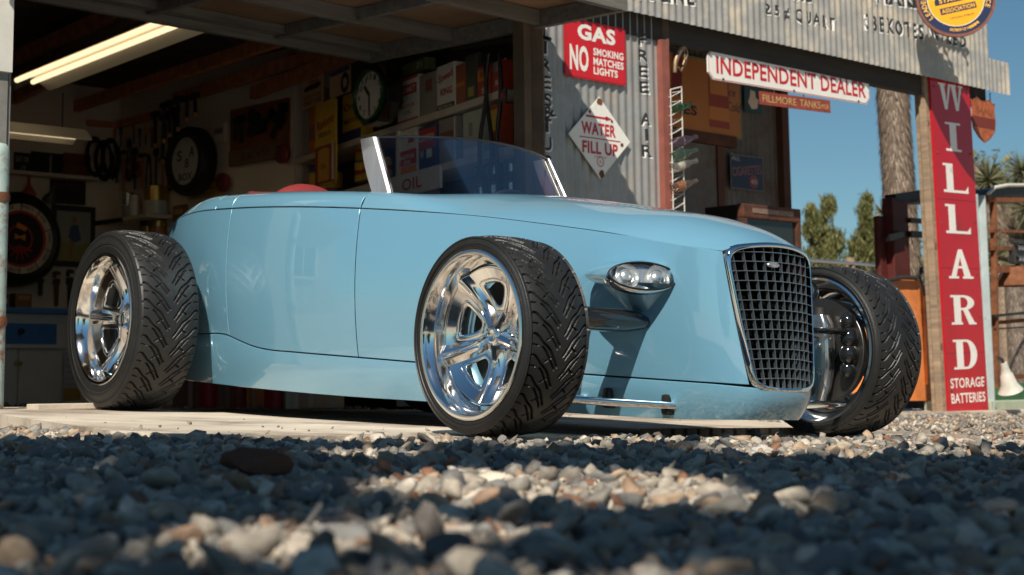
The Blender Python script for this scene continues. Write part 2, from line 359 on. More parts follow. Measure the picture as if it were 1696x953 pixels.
for k in range(14):
    z = .206 + .432 * k / 13.5; l = ylim(z)
    if l is None: continue
    slat([Vector((xsurf(l[0] + (l[1] - l[0]) * j / 16, z) - .004, l[0] + (l[1] - l[0]) * j / 16, z + .006 * (1 - (2 * j / 16 - 1) ** 2))) for j in range(17)], Vector((0, 0, 1)))
g.fixn().build('bars', barm, grille)
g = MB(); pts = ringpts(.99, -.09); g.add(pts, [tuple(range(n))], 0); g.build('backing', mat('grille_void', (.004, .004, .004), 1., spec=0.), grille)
g = MB(); g.lathe([(0, .006), (.8, .005), (1, 0), (1, -.004)], 24, 0, Matrix.Translation((xsurf(-.03, .585) + .004, -.03, .585)) @ Matrix.Rotation(R(90), 4, 'Y') @ Matrix.Diagonal((.010, .030, 1, 1)))
g.build('badge', M['alu'], grille, 50)

# windscreen
wf = mat('windscreen_frame', (.66, .68, .70), .32, .8, var=.1, scale=25, stretch=(1, 1, .1))
for sg in (-1, 1):
    a = MB(); y = .472 * sg
    sec = [(-1.285, .88, .0), (-1.150, .872, .0), (-1.318, 1.140, -.005), (-1.432, 1.138, -.005)]
    ol = []
    for i in range(9):
        t = i / 8; l = Vector(sec[0][:2]).lerp(Vector(sec[3][:2]), t); r_ = Vector(sec[1][:2]).lerp(Vector(sec[2][:2]), t); l.x -= .012 * math.sin(PI * t); r_.x -= .0 
        yy = y - sg * .02 * t; hx = .009
        ol.append([Vector((l.x, yy, l.y)), Vector((l.x + .012, yy + sg * hx, l.y)), Vector((r_.x - .012, yy + sg * hx, r_.y)), Vector((r_.x, yy, r_.y)), Vector((r_.x - .012, yy - sg * hx, r_.y)), Vector((l.x + .012, yy - sg * hx, l.y)), Vector((l.x, yy, l.y))])
    a.grid(ol, 0); a.add(ol[-1][:6], [(0, 1, 2, 3, 4, 5)]); a.fixn().build('windscreen_pillar', wf, car, 40)
glass = bpy.data.materials.new('tinted_glass'); glass.use_nodes = True; gn = glass.node_tree; gn.nodes.remove(gn.nodes['Principled BSDF'])
tr = gn.nodes.new('ShaderNodeBsdfTransparent'); tr.inputs[0].default_value = (.66, .71, .80, 1); gl = gn.nodes.new('ShaderNodeBsdfGlossy'); gl.inputs['Roughness'].default_value = .01
fr = gn.nodes.new('ShaderNodeFresnel'); fr.inputs[0].default_value = 1.45; ms = gn.nodes.new('ShaderNodeMixShader'); fm = gn.nodes.new('ShaderNodeMath'); fm.operation = 'MULTIPLY'; fm.inputs[1].default_value = .42; gn.links.new(fr.outputs[0], fm.inputs[0]); gn.links.new(fm.outputs[0], ms.inputs[0]); gn.links.new(tr.outputs[0], ms.inputs[1]); gn.links.new(gl.outputs[0], ms.inputs[2]); gn.links.new(ms.outputs[0], gn.nodes['Material Output'].inputs[0])
def glass_pt(s, t, dx=0.):
    q = 2 * s - 1; b = Vector((-1.160 + .13 * (1 - q * q), .462 * q, hood_pt(-1.1, q * .46 / hw(-1.1)).z - .03)); tp = Vector((-1.328 + .13 * (1 - q * q), .447 * q, 1.135 + .022 * (1 - q * q)))
    p = b.lerp(tp, t); p.x += dx; return p
a = MB(); a.grid([[glass_pt(i / 24, j / 8) for j in range(9)] for i in range(25)]); ws = a.build('windscreen_glass', glass, car, 60)
a = MB(); a.tube([glass_pt(i / 24, 1.0) + Vector((0, 0, .003)) for i in range(25)], .005, 8); a.build('top_edge', M['gloss'], ws, 60)
for s_ in (0, 1):
    a = MB(); a.tube([glass_pt(abs(s_ - .006), j / 8) for j in range(9)], .008, 6); a.build('seal', M['black'], ws, 60)

# interior
a = MB(); a.box((-1.72, 0, .28), (1.1, 1.0, .03)); a.box((-2.29, 0, .6), (.03, 1.05, .55))
for sg in (-1, 1): a.box((-1.72, sg * .49, .60), (1.1, .03, .6))
a.box((-1.2, 0, .80), (.10, .95, .18), bev=.03); a.build('interior_trim', M['redleather'], car)
for sg in (-1, 1):
    a = MB(); rows = []
    for i in range(25):
        t = 1 - (1 - i / 24) ** 1.8; z = .42 + .605 * t; wv = .235 * (1 - .06 * t) * (1 if t < .72 else math.sqrt(max(.03, 1 - ((t - .72) / .28) ** 2 * .97))); th = .07 * (1 if t < .85 else math.sqrt(max(.05, 1 - ((t - .85) / .15) ** 2)))
        x = -2.08 - .10 * t
        rows.append([Vector((x + th * math.cos(2 * PI * k / 20), sg * .25 + wv * math.copysign(abs(math.sin(2 * PI * k / 20)) ** .7, math.sin(2 * PI * k / 20)), z)) for k in range(20)] )
        rows[-1].append(rows[-1][0])
    a.grid(rows, 0, True); a.add(rows[-1][:-1], [tuple(range(20))]); a.box((-1.86, sg * .25, .45), (.45, .44, .12), bev=.05); a.build('seat', M['redleather'], car, 60)
a = MB()
for sg in (-1, 1): a.tube([rail_pt(XR + (XF - XR) * i / 20, .82, sg) + Vector((0, 0, .006)) for i in range(21)], .014, 8)
a.tube([hood_pt(-2.30, 2 * i / 24 - 1) + Vector((.01, 0, .004)) for i in range(3, 22)], .018, 8); a.build('cockpit_roll', M['redleather'], car, 60)
a = MB(); T0 = Matrix.Translation((-1.42, .27, .83)) @ Matrix.Rotation(R(-62), 4, 'Y')
a.tube([T0 @ Vector((.17 * math.cos(t), .17 * math.sin(t), 0)) for t in np.linspace(0, 2 * PI, 33)], .012, 8, caps=False)
for t in (0, 2.1, 4.2): a.tube([T0 @ Vector((0, 0, -.02)), T0 @ Vector((.17 * math.cos(t), .17 * math.sin(t), 0))], .008, 6)
a.tube([T0 @ Vector((0, 0, -.02)), (-1.2, .27, .76)], .02, 8); a.build('steering_wheel', M['black'], car, 60)

# headlights
clear = bpy.data.materials.new('clear_lens'); clear.use_nodes = True; gn = clear.node_tree; gn.nodes.remove(gn.nodes['Principled BSDF'])
tr = gn.nodes.new('ShaderNodeBsdfTransparent'); tr.inputs[0].default_value = (.93, .95, .95, 1); gl = gn.nodes.new('ShaderNodeBsdfGlossy'); gl.inputs['Roughness'].default_value = .02
fr = gn.nodes.new('ShaderNodeFresnel'); fr.inputs[0].default_value = 1.5; ms = gn.nodes.new('ShaderNodeMixShader'); gn.links.new(fr.outputs[0], ms.inputs[0]); gn.links.new(tr.outputs[0], ms.inputs[1]); gn.links.new(gl.outputs[0], ms.inputs[2]); gn.links.new(ms.outputs[0], gn.nodes['Material Output'].inputs[0])
for sg in (-1, 1):
    LC = Vector((.215, sg * .385, .534)); ax = Vector((.30, -sg * .954, 0)).normalized()      # the long axis of the lens runs inwards and forwards
    nrm = Vector((ax.y, -ax.x, 0)) * (-sg * -1); nrm = nrm if nrm.x > 0 else -nrm
    nrm = (nrm + Vector((0, 0, .30))).normalized(); up = ax.cross(nrm); up = up if up.z > 0 else -up; up.normalize()
    A, B = .125, .049
    def ell(sa, sb, d, n=40, shift=Vector((0, 0, 0))): return [LC + shift + ax * (A * sa * math.cos(2 * PI * k / n)) + up * (B * sb * math.sin(2 * PI * k / n)) + nrm * d for k in range(n)]
    hl = MB()
    back = Vector((-.235, 0, .010))
    rows = []
    for i in range(13):
        t = i / 12; sc = math.sqrt(max(0, 1 - t ** 3.2)); sv_ = math.sqrt(max(0, 1 - t ** 1.9))
        c = LC + back * t; c.y += -sg * .02 * t
        rows.append([c + ax * (A * (1.02 * sc + .001) * math.cos(2 * PI * k / 40)) + up * (B * (1.04 * sv_ + .001) * math.sin(2 * PI * k / 40)) for k in range(40)])
        rows[-1].append(rows[-1][0])
    hl.grid(rows, 0)
    # keel that fairs the pod into the body side
    lo = []
    for i in range(9):
        t = i / 8; z = LC.z - .02 - .125 * t; k2 = 1 - t
        fx, bx = .205 - .075 * t, -.03 + .075 * t; yo = .30 + (.15 * k2 ** 1.1) - .005
        lo.append([Vector((bx, sg * .25, z)), Vector((bx + .01, sg * (.30 + (yo - .30) * .35), z)), Vector((bx + .06, sg * (.30 + (yo - .30) * .75), z)), Vector((fx - .06, sg * yo, z)), Vector((fx - .015, sg * (yo - .015 * k2), z)), Vector((fx + .035 * k2, sg * (.30 + (yo - .30) * .45), z)), Vector((fx + .05 * k2, sg * .25, z))])
    hl.grid(lo, 0)
    pod = hl.fixn().build('headlight', paint, car, 60)
    a = MB(); e0 = ell(1.03, 1.06, -.035, shift=Vector((-.0, 0, 0))); e1 = ell(1.035, 1.07, .002); e2 = ell(.99, .98, .006)
    a.grid([[e0[k], e1[k], e2[k]] for k in range(40)], 0, closeu=True); a.fixn().build('bezel', M['chrome'], pod, 60)
    a = MB(); pe = ell(.99, .98, .007); pe.append(pe[0]); a.tube(pe, .0035, 6, caps=False); a.build('gasket', M['black'], pod, 60)
    a = MB(); a.add(ell(.985, .97, -.012), [tuple(range(40))])
    F3 = Matrix((ax, up, nrm)).transposed()
    for dx in (-.058, .056):
        T1 = Matrix.Translation(LC + ax * dx + nrm * -.01) @ F3.to_4x4()
        a.lathe([(.043, .012), (.036, .002), (.027, -.006), (.026, .004), (.021, .010), (.010, .014), (0, .015)], 24, 0, T1)
    a.fixn().build('reflector', mat('lamp_reflector', (.88, .88, .87), .22, .85), pod, 60)
    a = MB()
    rows = [[LC + ax * (A * .985 * rr * math.cos(2 * PI * k / 40)) + up * (B * .97 * rr * math.sin(2 * PI * k / 40)) + nrm * (.006 + .016 * (1 - rr * rr)) for rr in (1, .85, .6, .3, .02)] for k in range(40)]
    a.grid(rows, 0, closeu=True); a.fixn().build('lens', clear, pod, 60)

# wheels
def tyre_mesh(D, W, L, N):
    mb = MB(); hwid = W / 2; r0 = D / 2; lip = L / 2
    prof = [(lip - .012, -hwid + .012), (lip + .004, -hwid - .001), (lip + .02, -hwid - .005)]
    sw = r0 - lip
    SWP = [(.30, .001), (.34, -.002), (.38, .001), (.50, 0), (.54, -.0015), (.70, -.0015), (.74, .0015), (.76, 0), (.84, 0)]
    for t, b in SWP: prof.append((lip + sw * t, -hwid - .006 + .020 * max(0, t - .5) - b))
    prof.append((r0 - .013, -hwid + .008))
    nt_ = 84; tread0 = len(prof)
    for j in range(nt_ + 1):
        u = -1 + 2 * j / nt_; y = u * (hwid - .008); r_ = r0 - .012 * abs(u) ** 3.5 - .001
        prof.append((r_, y))
    tread1 = len(prof)
    prof.append((r0 - .013, hwid - .008))
    for t, b in SWP[::-1]: prof.append((lip + sw * t, hwid + .006 - .020 * max(0, t - .5) + b))
    prof += [(lip + .02, hwid + .005), (lip + .004, hwid + .001), (lip - .012, hwid - .012)]
    NT = N * 30; th = np.arange(NT) * 2 * PI / NT; P = 2 * PI / N
    V = []
    for i, (r_, y) in enumerate(prof):
        dep = np.zeros(NT)
        if tread0 <= i < tread1:
            u = y / (hwid - .008); a_ = abs(u); ph = th / P + (.5 if u > 0 else 0)
            def line(fn, wd):
                sl = (fn(a_ + .004) - fn(a_ - .004)) / .008 * (P * r0) / hwid; wd = wd * math.sqrt(1 + sl * sl); return np.clip(1.5 - np.abs(((ph + fn(a_) + .5) % 1) - .5) / wd, 0, 1)
            # long flame groove: square across the shoulder, then swept along the crown
            f1 = lambda a: 1.75 * max(0, (.93 - a)) ** 1.35 + .05 * math.sin(a * 12)
            d = line(f1, .040) * (1 if a_ > .05 else 0)
            f2 = lambda a: .52 + 2.3 * max(0, (.80 - a)) ** 1.6 - .04 * math.sin(a * 12)
            if .16 < a_ < .70: d = np.maximum(d, line(f2, .034))
            f3 = lambda a: .30 - 1.1 * (.60 - a)
            if .34 < a_ < .56: d = np.maximum(d, line(f3, .030))
            if a_ > .82: d = np.maximum(d, line(lambda a: .5 - .3 * (a - .8), .028) * .7)
            dep = .0085 * np.clip(d, 0, 1)
        elif i in (tread0 - 1, tread1):
            ph = th / P + (.5 if y > 0 else 0); dep = .004 * np.clip(1.35 - np.abs(((ph + .1 + .5) % 1) - .5) / .06, 0, 1)
        rr = r_ - dep
        V.append(np.stack([rr * np.cos(th), np.full(NT, y), rr * np.sin(th)], 1))
    V = np.array(V); npf = len(prof)
    me = bpy.data.meshes.new('tyre'); me.vertices.add(npf * NT); me.vertices.foreach_set('co', V.reshape(-1))
    ii, kk = np.meshgrid(np.arange(npf - 1), np.arange(NT), indexing='ij'); k2 = (kk + 1) % NT
    Fq = np.stack([ii * NT + kk, ii * NT + k2, (ii + 1) * NT + k2, (ii + 1) * NT + kk], -1).reshape(-1, 4)
    me.loops.add(Fq.size); me.loops.foreach_set('vertex_index', Fq.reshape(-1)); me.polygons.add(len(Fq)); me.polygons.foreach_set('loop_start', np.arange(len(Fq)) * 4); me.polygons.foreach_set('loop_total', np.full(len(Fq), 4))
    me.materials.append(M['rubber']); me.update(calc_edges=True)
    bm = bmesh.new(); bm.from_mesh(me); bmesh.ops.recalc_face_normals(bm, faces=bm.faces[:]); bm.to_mesh(me); bm.free()
    me.polygons.foreach_set('use_smooth', [True] * len(me.polygons)); me.set_sharp_from_angle(angle=R(38)); return me
chrome_w = mat('polished_wheel', (.90, .89, .87), .09, 1.)
AX = Matrix.Rotation(R(90), 4, 'X')      # lathe axis Z -> -Y (outwards)
def make_wheel(D, W, L, N, spin):
    wh = bpy.data.objects.new('wheel', None); COL.objects.link(wh); wh.parent = car; wh.empty_display_size = .1
    ty = bpy.data.objects.new('tyre', tyre_mesh(D, W, L, N)); COL.objects.link(ty); ty.parent = wh
    k = L / .538; lip = L / 2; o = W / 2; rb = lip - .038
    mb = MB()
    mb.lathe([(lip - .010, o - .014), (lip + .003, o - .002), (lip + .004, o + .004), (lip - .002, o + .007), (lip - .012, o + .005), (lip - .016, o - .004), (lip - .026, o - .016), (lip - .030, o - .040), (rb, o - .060), (rb - .006, o - .105), (rb - .010, -.02), (rb - .004, -o * .6), (lip - .03, -o + .02), (lip - .012, -o + .004), (lip - .004, -o - .005), (lip + .004, -o - .002), (lip - .008, -o + .014)], 96, 0, AX)
    rim = mb.fixn().build('rim', chrome_w, wh, 45)
    # spoked face: ridged star with five framed windows
    mb = MB(); NR, NTH = 90, 800; R0, R1 = .022 * k, rb - .004
    yf = o - .075
    Hh = np.zeros((NR, NTH)); hole = np.zeros((NR, NTH), bool); rr = np.linspace(R0, R1, NR)[:, None]; tt = (np.arange(NTH) * 2 * PI / NTH)[None, :]
    aa = ((tt + PI / 5) % (2 * PI / 5)) - PI / 5; am = ((tt) % (2 * PI / 5)) - PI / 5
    base = -.050 + .050 * (rr / R1) ** 1.6 - .020 * np.sin(PI * np.clip(rr / R1, 0, 1)) + 0 * tt
    d = np.abs(rr * np.sin(aa)); hwid = .017 + .016 * (rr / R1) ** 2; ridge = np.clip(1 - d / hwid, 0, 1)
    Hh = base + (.030 * (1 - .35 * rr / R1)) * ridge ** .9
    dE = np.maximum((d - hwid - .006) / .016, 1e-3); dI = np.maximum((rr - .078 * k) / .016, 1e-3) + 0 * tt; dO = np.maximum((R1 - .030 - rr) / .014, 1e-3) + 0 * tt
    el = np.sqrt(np.sqrt(1 / dE ** 2 + 1 / dI ** 2 + 1 / dO ** 2)); hole = el < 1.0
    Hh += .0025 * np.exp(-((el - 1.16) / .14) ** 2) - .004 * np.exp(-(d / .0045) ** 2) * np.clip((rr - .06) / .05, 0, 1)
    if False: ex = (rr * np.cos(am) - .148 * k) / (.052 * k); ey = (rr * np.sin(am)) / (.018 * k + .20 * np.clip(rr * np.cos(am) - .095 * k, 0, 1)); el = np.sqrt(ex ** 2 + ey ** 2)
    V = [(float(rr[i, 0] * math.cos(tt[0, j])), float(-(yf + Hh[i, j])), float(rr[i, 0] * math.sin(tt[0, j]))) for i in range(NR) for j in range(NTH)]
    Fs = [(i * NTH + j, i * NTH + (j + 1) % NTH, (i + 1) * NTH + (j + 1) % NTH, (i + 1) * NTH + j) for i in range(NR - 1) for j in range(NTH) if not (hole[i, j] or hole[i + 1, (j + 1) % NTH])]
    mb.add(V, Fs)
    # window walls going back
    mb.fixn()
    sp = mb.build('spokes', chrome_w, rim, 50)
    sol = sp.modifiers.new('thickness', 'SOLIDIFY'); sol.thickness = .016; sol.offset = 1 if False else -1
    mb = MB(); T2 = Matrix.Translation((0, -(yf - .030), 0)) @ AX
    mb.lathe([(.036 * k, -.02), (.036 * k, .010), (.032 * k, .016), (.020 * k, .018), (.017 * k, .015), (0, .015)], 32, 0, T2); mb.build('hub_cap', chrome_w, rim, 50)
    mb = MB()
    for q in range(5):
        t = 2 * PI * (q + .5) / 5; mb.lathe([(.0095, -.03), (.0095, .010), (.007, .016), (0, .017)], 6, 0, Matrix.Translation((.057 * k * math.cos(t), -(yf - .052), .057 * k * math.sin(t))) @ AX)
    mb.build('lug_nuts', M['chrome'], rim)
    mb = MB(); mb.lathe([(.07, o - .16), (.196 * k, o - .16), (.198 * k, o - .165), (.198 * k, o - .188), (.196 * k, o - .19), (.07, o - .19)], 64, 0, AX); mb.fixn().build('brake_disc', mat('brake_disc', (.12, .115, .11), .4, .9), rim, 40)
    rot = Matrix.Rotation(spin, 4, 'Y')
    for c in (rim,): c.matrix_local = rot
    return wh
TF, TRR, WB = 1.631, .046, 2.614
w1 = make_wheel(.648, .232, .538, 30, R(18)); w1.location = (0, -TF / 2, .324)
w2 = dup(w1, car); w2.location = (0, TF / 2, .324); w2.rotation_euler = (0, 0, PI)
w3 = make_wheel(.794, .270, .573, 32, R(40)); w3.location = (-WB, -TF / 2 - TRR, .397)
w4 = dup(w3, car); w4.location = (-WB, TF / 2 + TRR, .397); w4.rotation_euler = (0, 0, PI)

# front suspension and brakes, rear axle
for sg in (-1, 1):
    a = MB(); rows = []
    for i in range(15):
        t = i / 14; y = .24 + .50 * t; c = Vector((.115 + .03 * t, sg * y, .388 + .004 * t)); ch = (.052 if sg < 0 else .026) * (1 - .15 * t)
        rows.append([c + Vector((ch * math.cos(2 * PI * k / 20), 0, (.040 * (.55 + .45 * sm(t * 3)) if sg < 0 else .012) * math.sin(2 * PI * k / 20))) for k in range(20)]); rows[-1].append(rows[-1][0])
    a.grid(rows); a.fixn().build('upper_arm', M['gloss'], car, 60)
    a = MB(); a.tube([(.225, sg * .24, .112), (.135, sg * .70, .128)], .013, 12); a.tube([(-.16, sg * .26, .12), (.0, sg * .70, .13)], .016, 12); a.build('lower_arm', M['chrome'], car, 60)
    a = MB()
    for px_, pz in ((.205, .115), (-.02, .13)): a.box((px_, sg * (hwr(px_) - .012), pz), (.035, .05, .07), bev=.012)
    a.build('arm_slot', M['black'], car)
    # upright, calliper and tie rod behind the wheel face
    a = MB(); rows = []
    for i, (z, wx, wy) in enumerate(((.135, .022, .02), (.19, .050, .03), (.26, .062, .035), (.34, .062, .037), (.42, .055, .035), (.455, .035, .03))):
        c = Vector((.02, sg * .70, z)); rows.append([c + Vector((wx * math.copysign(abs(math.cos(2 * PI * k / 16)) ** .6, math.cos(2 * PI * k / 16)), wy * math.copysign(abs(math.sin(2 * PI * k / 16)) ** .6, math.sin(2 * PI * k / 16)), 0)) for k in range(16)]); rows[-1].append(rows[-1][0])
    a.grid(rows); a.add(rows[0][:-1], [tuple(range(16))]); a.add(rows[-1][:-1], [tuple(range(16))])
    for z in (.24, .34):
        for dx in (-.02, .03): a.lathe([(.007, 0), (.007, .006), (0, .008)], 8, 0, Matrix.Translation((.02 + dx, sg * .664, z)) @ Matrix.Rotation(R(90 * sg), 4, 'X'))
    up_ = a.fixn().build('upright', mat('cast_aluminium', (.70, .71, .72), .16, .95), car, 50)
    a = MB(); a.tube([(.05, sg * .66, .37), (-.03, sg * .45, .40), (-.08, sg * .26, .41)], .006, 8); a.lathe([(.014, -.014), (.014, .014), (0, .016)], 12, 0, Matrix.Translation((.02, sg * .70, .125))); a.lathe([(.02, -.02), (.02, .02), (0, .024)], 12, 0, Matrix.Translation((.02, sg * .70, .462))); a.build('tie_rod', M['steel'], up_, 60)
    a = MB()
    for i, (z, r_) in enumerate(((.25, .034), (.31, .042), (.37, .042), (.43, .034))):
        bm = bmesh.new(); bmesh.ops.create_uvsphere(bm, u_segments=16, v_segments=10, radius=r_); bm.verts.index_update()
        cx = .145 - .9 * (z - .34) ** 2
        a.add([Vector((v.co.x * .9 + cx, v.co.y + sg * .725, v.co.z * 1.05 + z)) for v in bm.verts], [[v.index for v in f.verts] for f in bm.faces]); bm.free()
    a.box((.135, sg * .765, .34), (.06, .07, .19), bev=.02); a.build('calliper', M['gloss'], car, 60)
a = MB(); a.tube([(-WB, -.75, .397), (-WB, .75, .397)], .045, 16); a.box((-WB, 0, .397), (.3, .3, .26), bev=.08); a.build('rear_axle', M['steel'], car, 60)
# ------------------------------------------------------------------ ground
FAC = Plane((.167, 9.85), (.714, .70)); BEAMP = FAC.off(-.02); FASP = FAC.off(-.082); PORCH = FAC.off(1.35)
TOOL = Plane((-3.5, 14.95), (.70, -.714)); BACK = Plane((-3.5, 14.95), (.714, .70)); SHELF = Plane((-.098, 10.2), (.484, -.875))
def ground_z(x, y): return -.020 - .0226 * min(8, max(-8, x)) + .0016 * min(y, 40)
def pad_z(x, y): return -.0396 - .0384 * x + .00823 * y
PADP = [(-2.10, 6.75), (-1.93, 6.43), (-1.22, 5.16), (-.95, 5.02), (1.95, 6.55), (1.1, 9.2), (.17, 9.86), (-2.3, 7.5)]
def gravel_mat(name, stone_scale=None):
    m = bpy.data.materials.new(name); m.use_nodes = True; n = m.node_tree; b = n.nodes['Principled BSDF']; b.inputs['Roughness'].default_value = .75
    rp = n.nodes.new('ShaderNodeValToRGB'); cr = rp.color_ramp; cr.interpolation = 'LINEAR' if stone_scale else 'CONSTANT'
    cols = [(0, (.20, .205, .21)), (.16, (.40, .37, .33)), (.30, (.30, .29, .27)), (.42, (.50, .46, .40)), (.54, (.24, .22, .20)), (.63, (.44, .34, .25)), (.72, (.36, .25, .18)), (.78, (.60, .57, .52)), (.87, (.14, .13, .13)), (.92, (.24, .12, .07)), (.95, (.42, .38, .34))]
    cols = [(p, (c[0] * .92, c[1] * .87, c[2] * .79)) for p, c in cols]
    for i, (p, c) in enumerate(cols):
        e = cr.elements[i] if i < 2 else cr.elements.new(p); e.position = p; e.color = (*c, 1)
    tc = n.nodes.new('ShaderNodeTexCoord'); tx = n.nodes.new('ShaderNodeTexNoise'); tx.inputs['Scale'].default_value = 45; tx.inputs['Detail'].default_value = 6; n.links.new(tc.outputs['Object'], tx.inputs['Vector'])
    if stone_scale:
        vo = n.nodes.new('ShaderNodeTexVoronoi'); vo.inputs['Scale'].default_value = stone_scale; n.links.new(tc.outputs['Object'], vo.inputs['Vector'])
        sp = n.nodes.new('ShaderNodeSeparateColor'); n.links.new(vo.outputs['Color'], sp.inputs[0]); n.links.new(sp.outputs[0], rp.inputs[0])
    else:
        ge = n.nodes.new('ShaderNodeNewGeometry'); n.links.new(ge.outputs['Random Per Island'], rp.inputs[0])
    mx = n.nodes.new('ShaderNodeMix'); mx.data_type = 'RGBA'; mx.blend_type = 'MULTIPLY'; mx.inputs[0].default_value = 1; r2 = n.nodes.new('ShaderNodeValToRGB')
    r2.color_ramp.elements[0].position = .3; r2.color_ramp.elements[0].color = (.62, .60, .58, 1); r2.color_ramp.elements[1].position = .65; r2.color_ramp.elements[1].color = (1, 1, 1, 1)
    n.links.new(tx.outputs[0], r2.inputs[0]); n.links.new(rp.outputs[0], mx.inputs[6]); n.links.new(r2.outputs[0], mx.inputs[7]); n.links.new(mx.outputs[2], b.inputs['Base Color'])
    bp = n.nodes.new('ShaderNodeBump'); bp.inputs['Strength'].default_value = .6; bp.inputs['Distance'].default_value = .008; n.links.new(tx.outputs[0], bp.inputs['Height']); n.links.new(bp.outputs[0], b.inputs['Normal'])
    return m
xs = np.concatenate([[-300, -100, -40, -15, -8], np.linspace(-6, 8, 29), [12, 20, 50, 120, 300]]); ys = np.concatenate([[-200, -60, -20, -8], np.linspace(-4, 20, 49), [30, 60, 150, 400, 900]])
mb = MB(); mb.grid([[(x, y, ground_z(x, y) - (.0 if y < 60 else .0)) for y in ys] for x in xs], 0, True)
tag(mb.build('ground', gravel_mat('gravel_ground', 34), None, 180), kind='structure')
mb = MB(); mb.prism(PADP, -1, 1)
mb.v = [(x, y, (pad_z(x, y) if z > 0 else ground_z(x, y) - .1)) for x, y, z in mb.v]
tag(mb.build('concrete_pad', M['concrete']), kind='structure')
mb = MB(); q0 = FAC.mat(-3.4, 0).translation; q1 = FAC.mat(.2, 0).translation
mb.add([(q.x, q.y, .055 - .03 * max(0, q.x)) for q in (FAC.mat(-4.2, 0).translation, FAC.mat(6, 0).translation, FAC.off(2).mat(6, 0).translation, Vector((1, 17, 0)), Vector((-6, 17, 0)), Vector((-6.5, 10, 0)))], [(0, 1, 2, 3, 4, 5)])
tag(mb.build('garage_floor', M['floor']), kind='structure')
# kerb strip on the right
KP = FAC.off(-.18); a0 = KP.hit(1460, 690)[0]; mb = MB(); zk = ground_z(3, 12)
mb.box((a0 + 2.5, zk - .045, -.25), (5, .14, .55), bev=.012); tag(mb.build('kerb', M['concrete'], None, None, KP.mat(0, 0)), kind='structure')

# loose stones: one mesh, nobody could count them
def stone_variants(sub, nvar):
    vs = []
    for k in range(nvar):
        bm = bmesh.new(); bmesh.ops.create_icosphere(bm, subdivisions=sub, radius=1); bm.verts.index_update()
        V = np.array([v.co[:] for v in bm.verts]); Fc = np.array([[v.index for v in f.verts] for f in bm.faces]); bm.free()
        for _ in range(9):
            d = RNG.normal(size=3); d /= np.linalg.norm(d); h = RNG.uniform(.36, .80); e = V @ d - h; V = V - np.outer(np.clip(e, 0, None) * .92, d)
        V *= np.array([1, RNG.uniform(.65, 1), RNG.uniform(.5, .85)]); V += RNG.normal(size=V.shape) * .012
        vs.append(V)
    return vs, Fc
def in_poly(x, y, P):
    c = np.zeros(len(x), bool)
    for i in range(len(P)):
        x0, y0 = P[i]; x1, y1 = P[i - 1]; t = ((y0 > y) != (y1 > y)) & (x < (x1 - x0) * (y - y0) / ((y1 - y0) or 1e-9) + x0); c ^= t
    return c
def scatter(n, ygen, rgen, sub, lift=.25):
    Y = ygen(n); X = RNG.uniform(-1, 1, n) * (.335 * Y + .25); r = rgen(n, Y)
    inp = in_poly(X, Y, [(x + (0 if i < 2 else 0), y) for i, (x, y) in enumerate(PADP)]); k = ~inp | (RNG.uniform(size=n) < .010); r = np.where(inp, r * .5, r); X, Y, r = X[k], Y[k], r[k]
    bx = ~((np.abs(X + .06) < .25) & (np.abs(Y - 5.5) < .2)); X, Y, r = X[bx], Y[bx], r[bx]
    Z = np.array([pad_z(a, b) if c else ground_z(a, b) for a, b, c in zip(X, Y, in_poly(X, Y, PADP))]) + r * lift + RNG.uniform(-.2, .35, len(X)) * r
    vars_, Fc = stone_variants(sub, 10); vi = RNG.integers(0, 10, len(X)); VV, FF, base = [], [], 0
    for k in range(10):
        idx = np.where(vi == k)[0]; nn = len(idx)
        if not nn: continue
        a = RNG.uniform(0, 2 * PI, nn); tl = RNG.normal(0, .35, (nn, 2)); ca, sa = np.cos(a), np.sin(a)
        V = vars_[k][None] * r[idx][:, None, None]
        x = V[..., 0] * ca[:, None] - V[..., 1] * sa[:, None]; y = V[..., 0] * sa[:, None] + V[..., 1] * ca[:, None]; z = V[..., 2] + x * tl[:, :1] + y * tl[:, 1:]
        VV.append(np.stack([x + X[idx][:, None], y + Y[idx][:, None], z + Z[idx][:, None]], -1).reshape(-1, 3))
        FF.append((Fc[None] + (np.arange(nn) * len(vars_[k]))[:, None, None] + base).reshape(-1, 3)); base += nn * len(vars_[k])
    return np.concatenate(VV), np.concatenate(FF)
def uni_area(y0, y1): return lambda n: np.sqrt(RNG.uniform(y0 ** 2, y1 ** 2, n))
parts = [scatter(11500, uni_area(.9, 3.0), lambda n, y: np.clip(RNG.lognormal(math.log(.0108), .48, n), .005, .036), 2),
         scatter(36000, uni_area(2.9, 5.9), lambda n, y: np.clip(RNG.lognormal(math.log(.0108), .48, n), .005, .036), 1),
         scatter(260, uni_area(1.3, 5.4), lambda n, y: RNG.uniform(.020, .034, n), 2, .5),
         scatter(9000, uni_area(5.6, 13), lambda n, y: np.clip(RNG.lognormal(math.log(.015), .35, n), .008, .032), 1)]
nv = 0; VA, FA = [], []
for v, f in parts: VA.append(v); FA.append(f + nv); nv += len(v)
VA = np.concatenate(VA).astype(np.float32); FA = np.concatenate(FA).astype(np.int32)
me = bpy.data.meshes.new('gravel'); me.vertices.add(len(VA)); me.vertices.foreach_set('co', VA.reshape(-1)); me.loops.add(FA.size); me.loops.foreach_set('vertex_index', FA.reshape(-1))
me.polygons.add(len(FA)); me.polygons.foreach_set('loop_start', np.arange(len(FA), dtype=np.int32) * 3); me.polygons.foreach_set('loop_total', np.full(len(FA), 3, np.int32)); 
me.materials.append(gravel_mat('loose_stone')); me.update(calc_edges=True)
o = bpy.data.objects.new('gravel', me); COL.objects.link(o); tag(o, 'loose grey and tan gravel covering the ground in front of the roadster', 'gravel', kind='stuff')

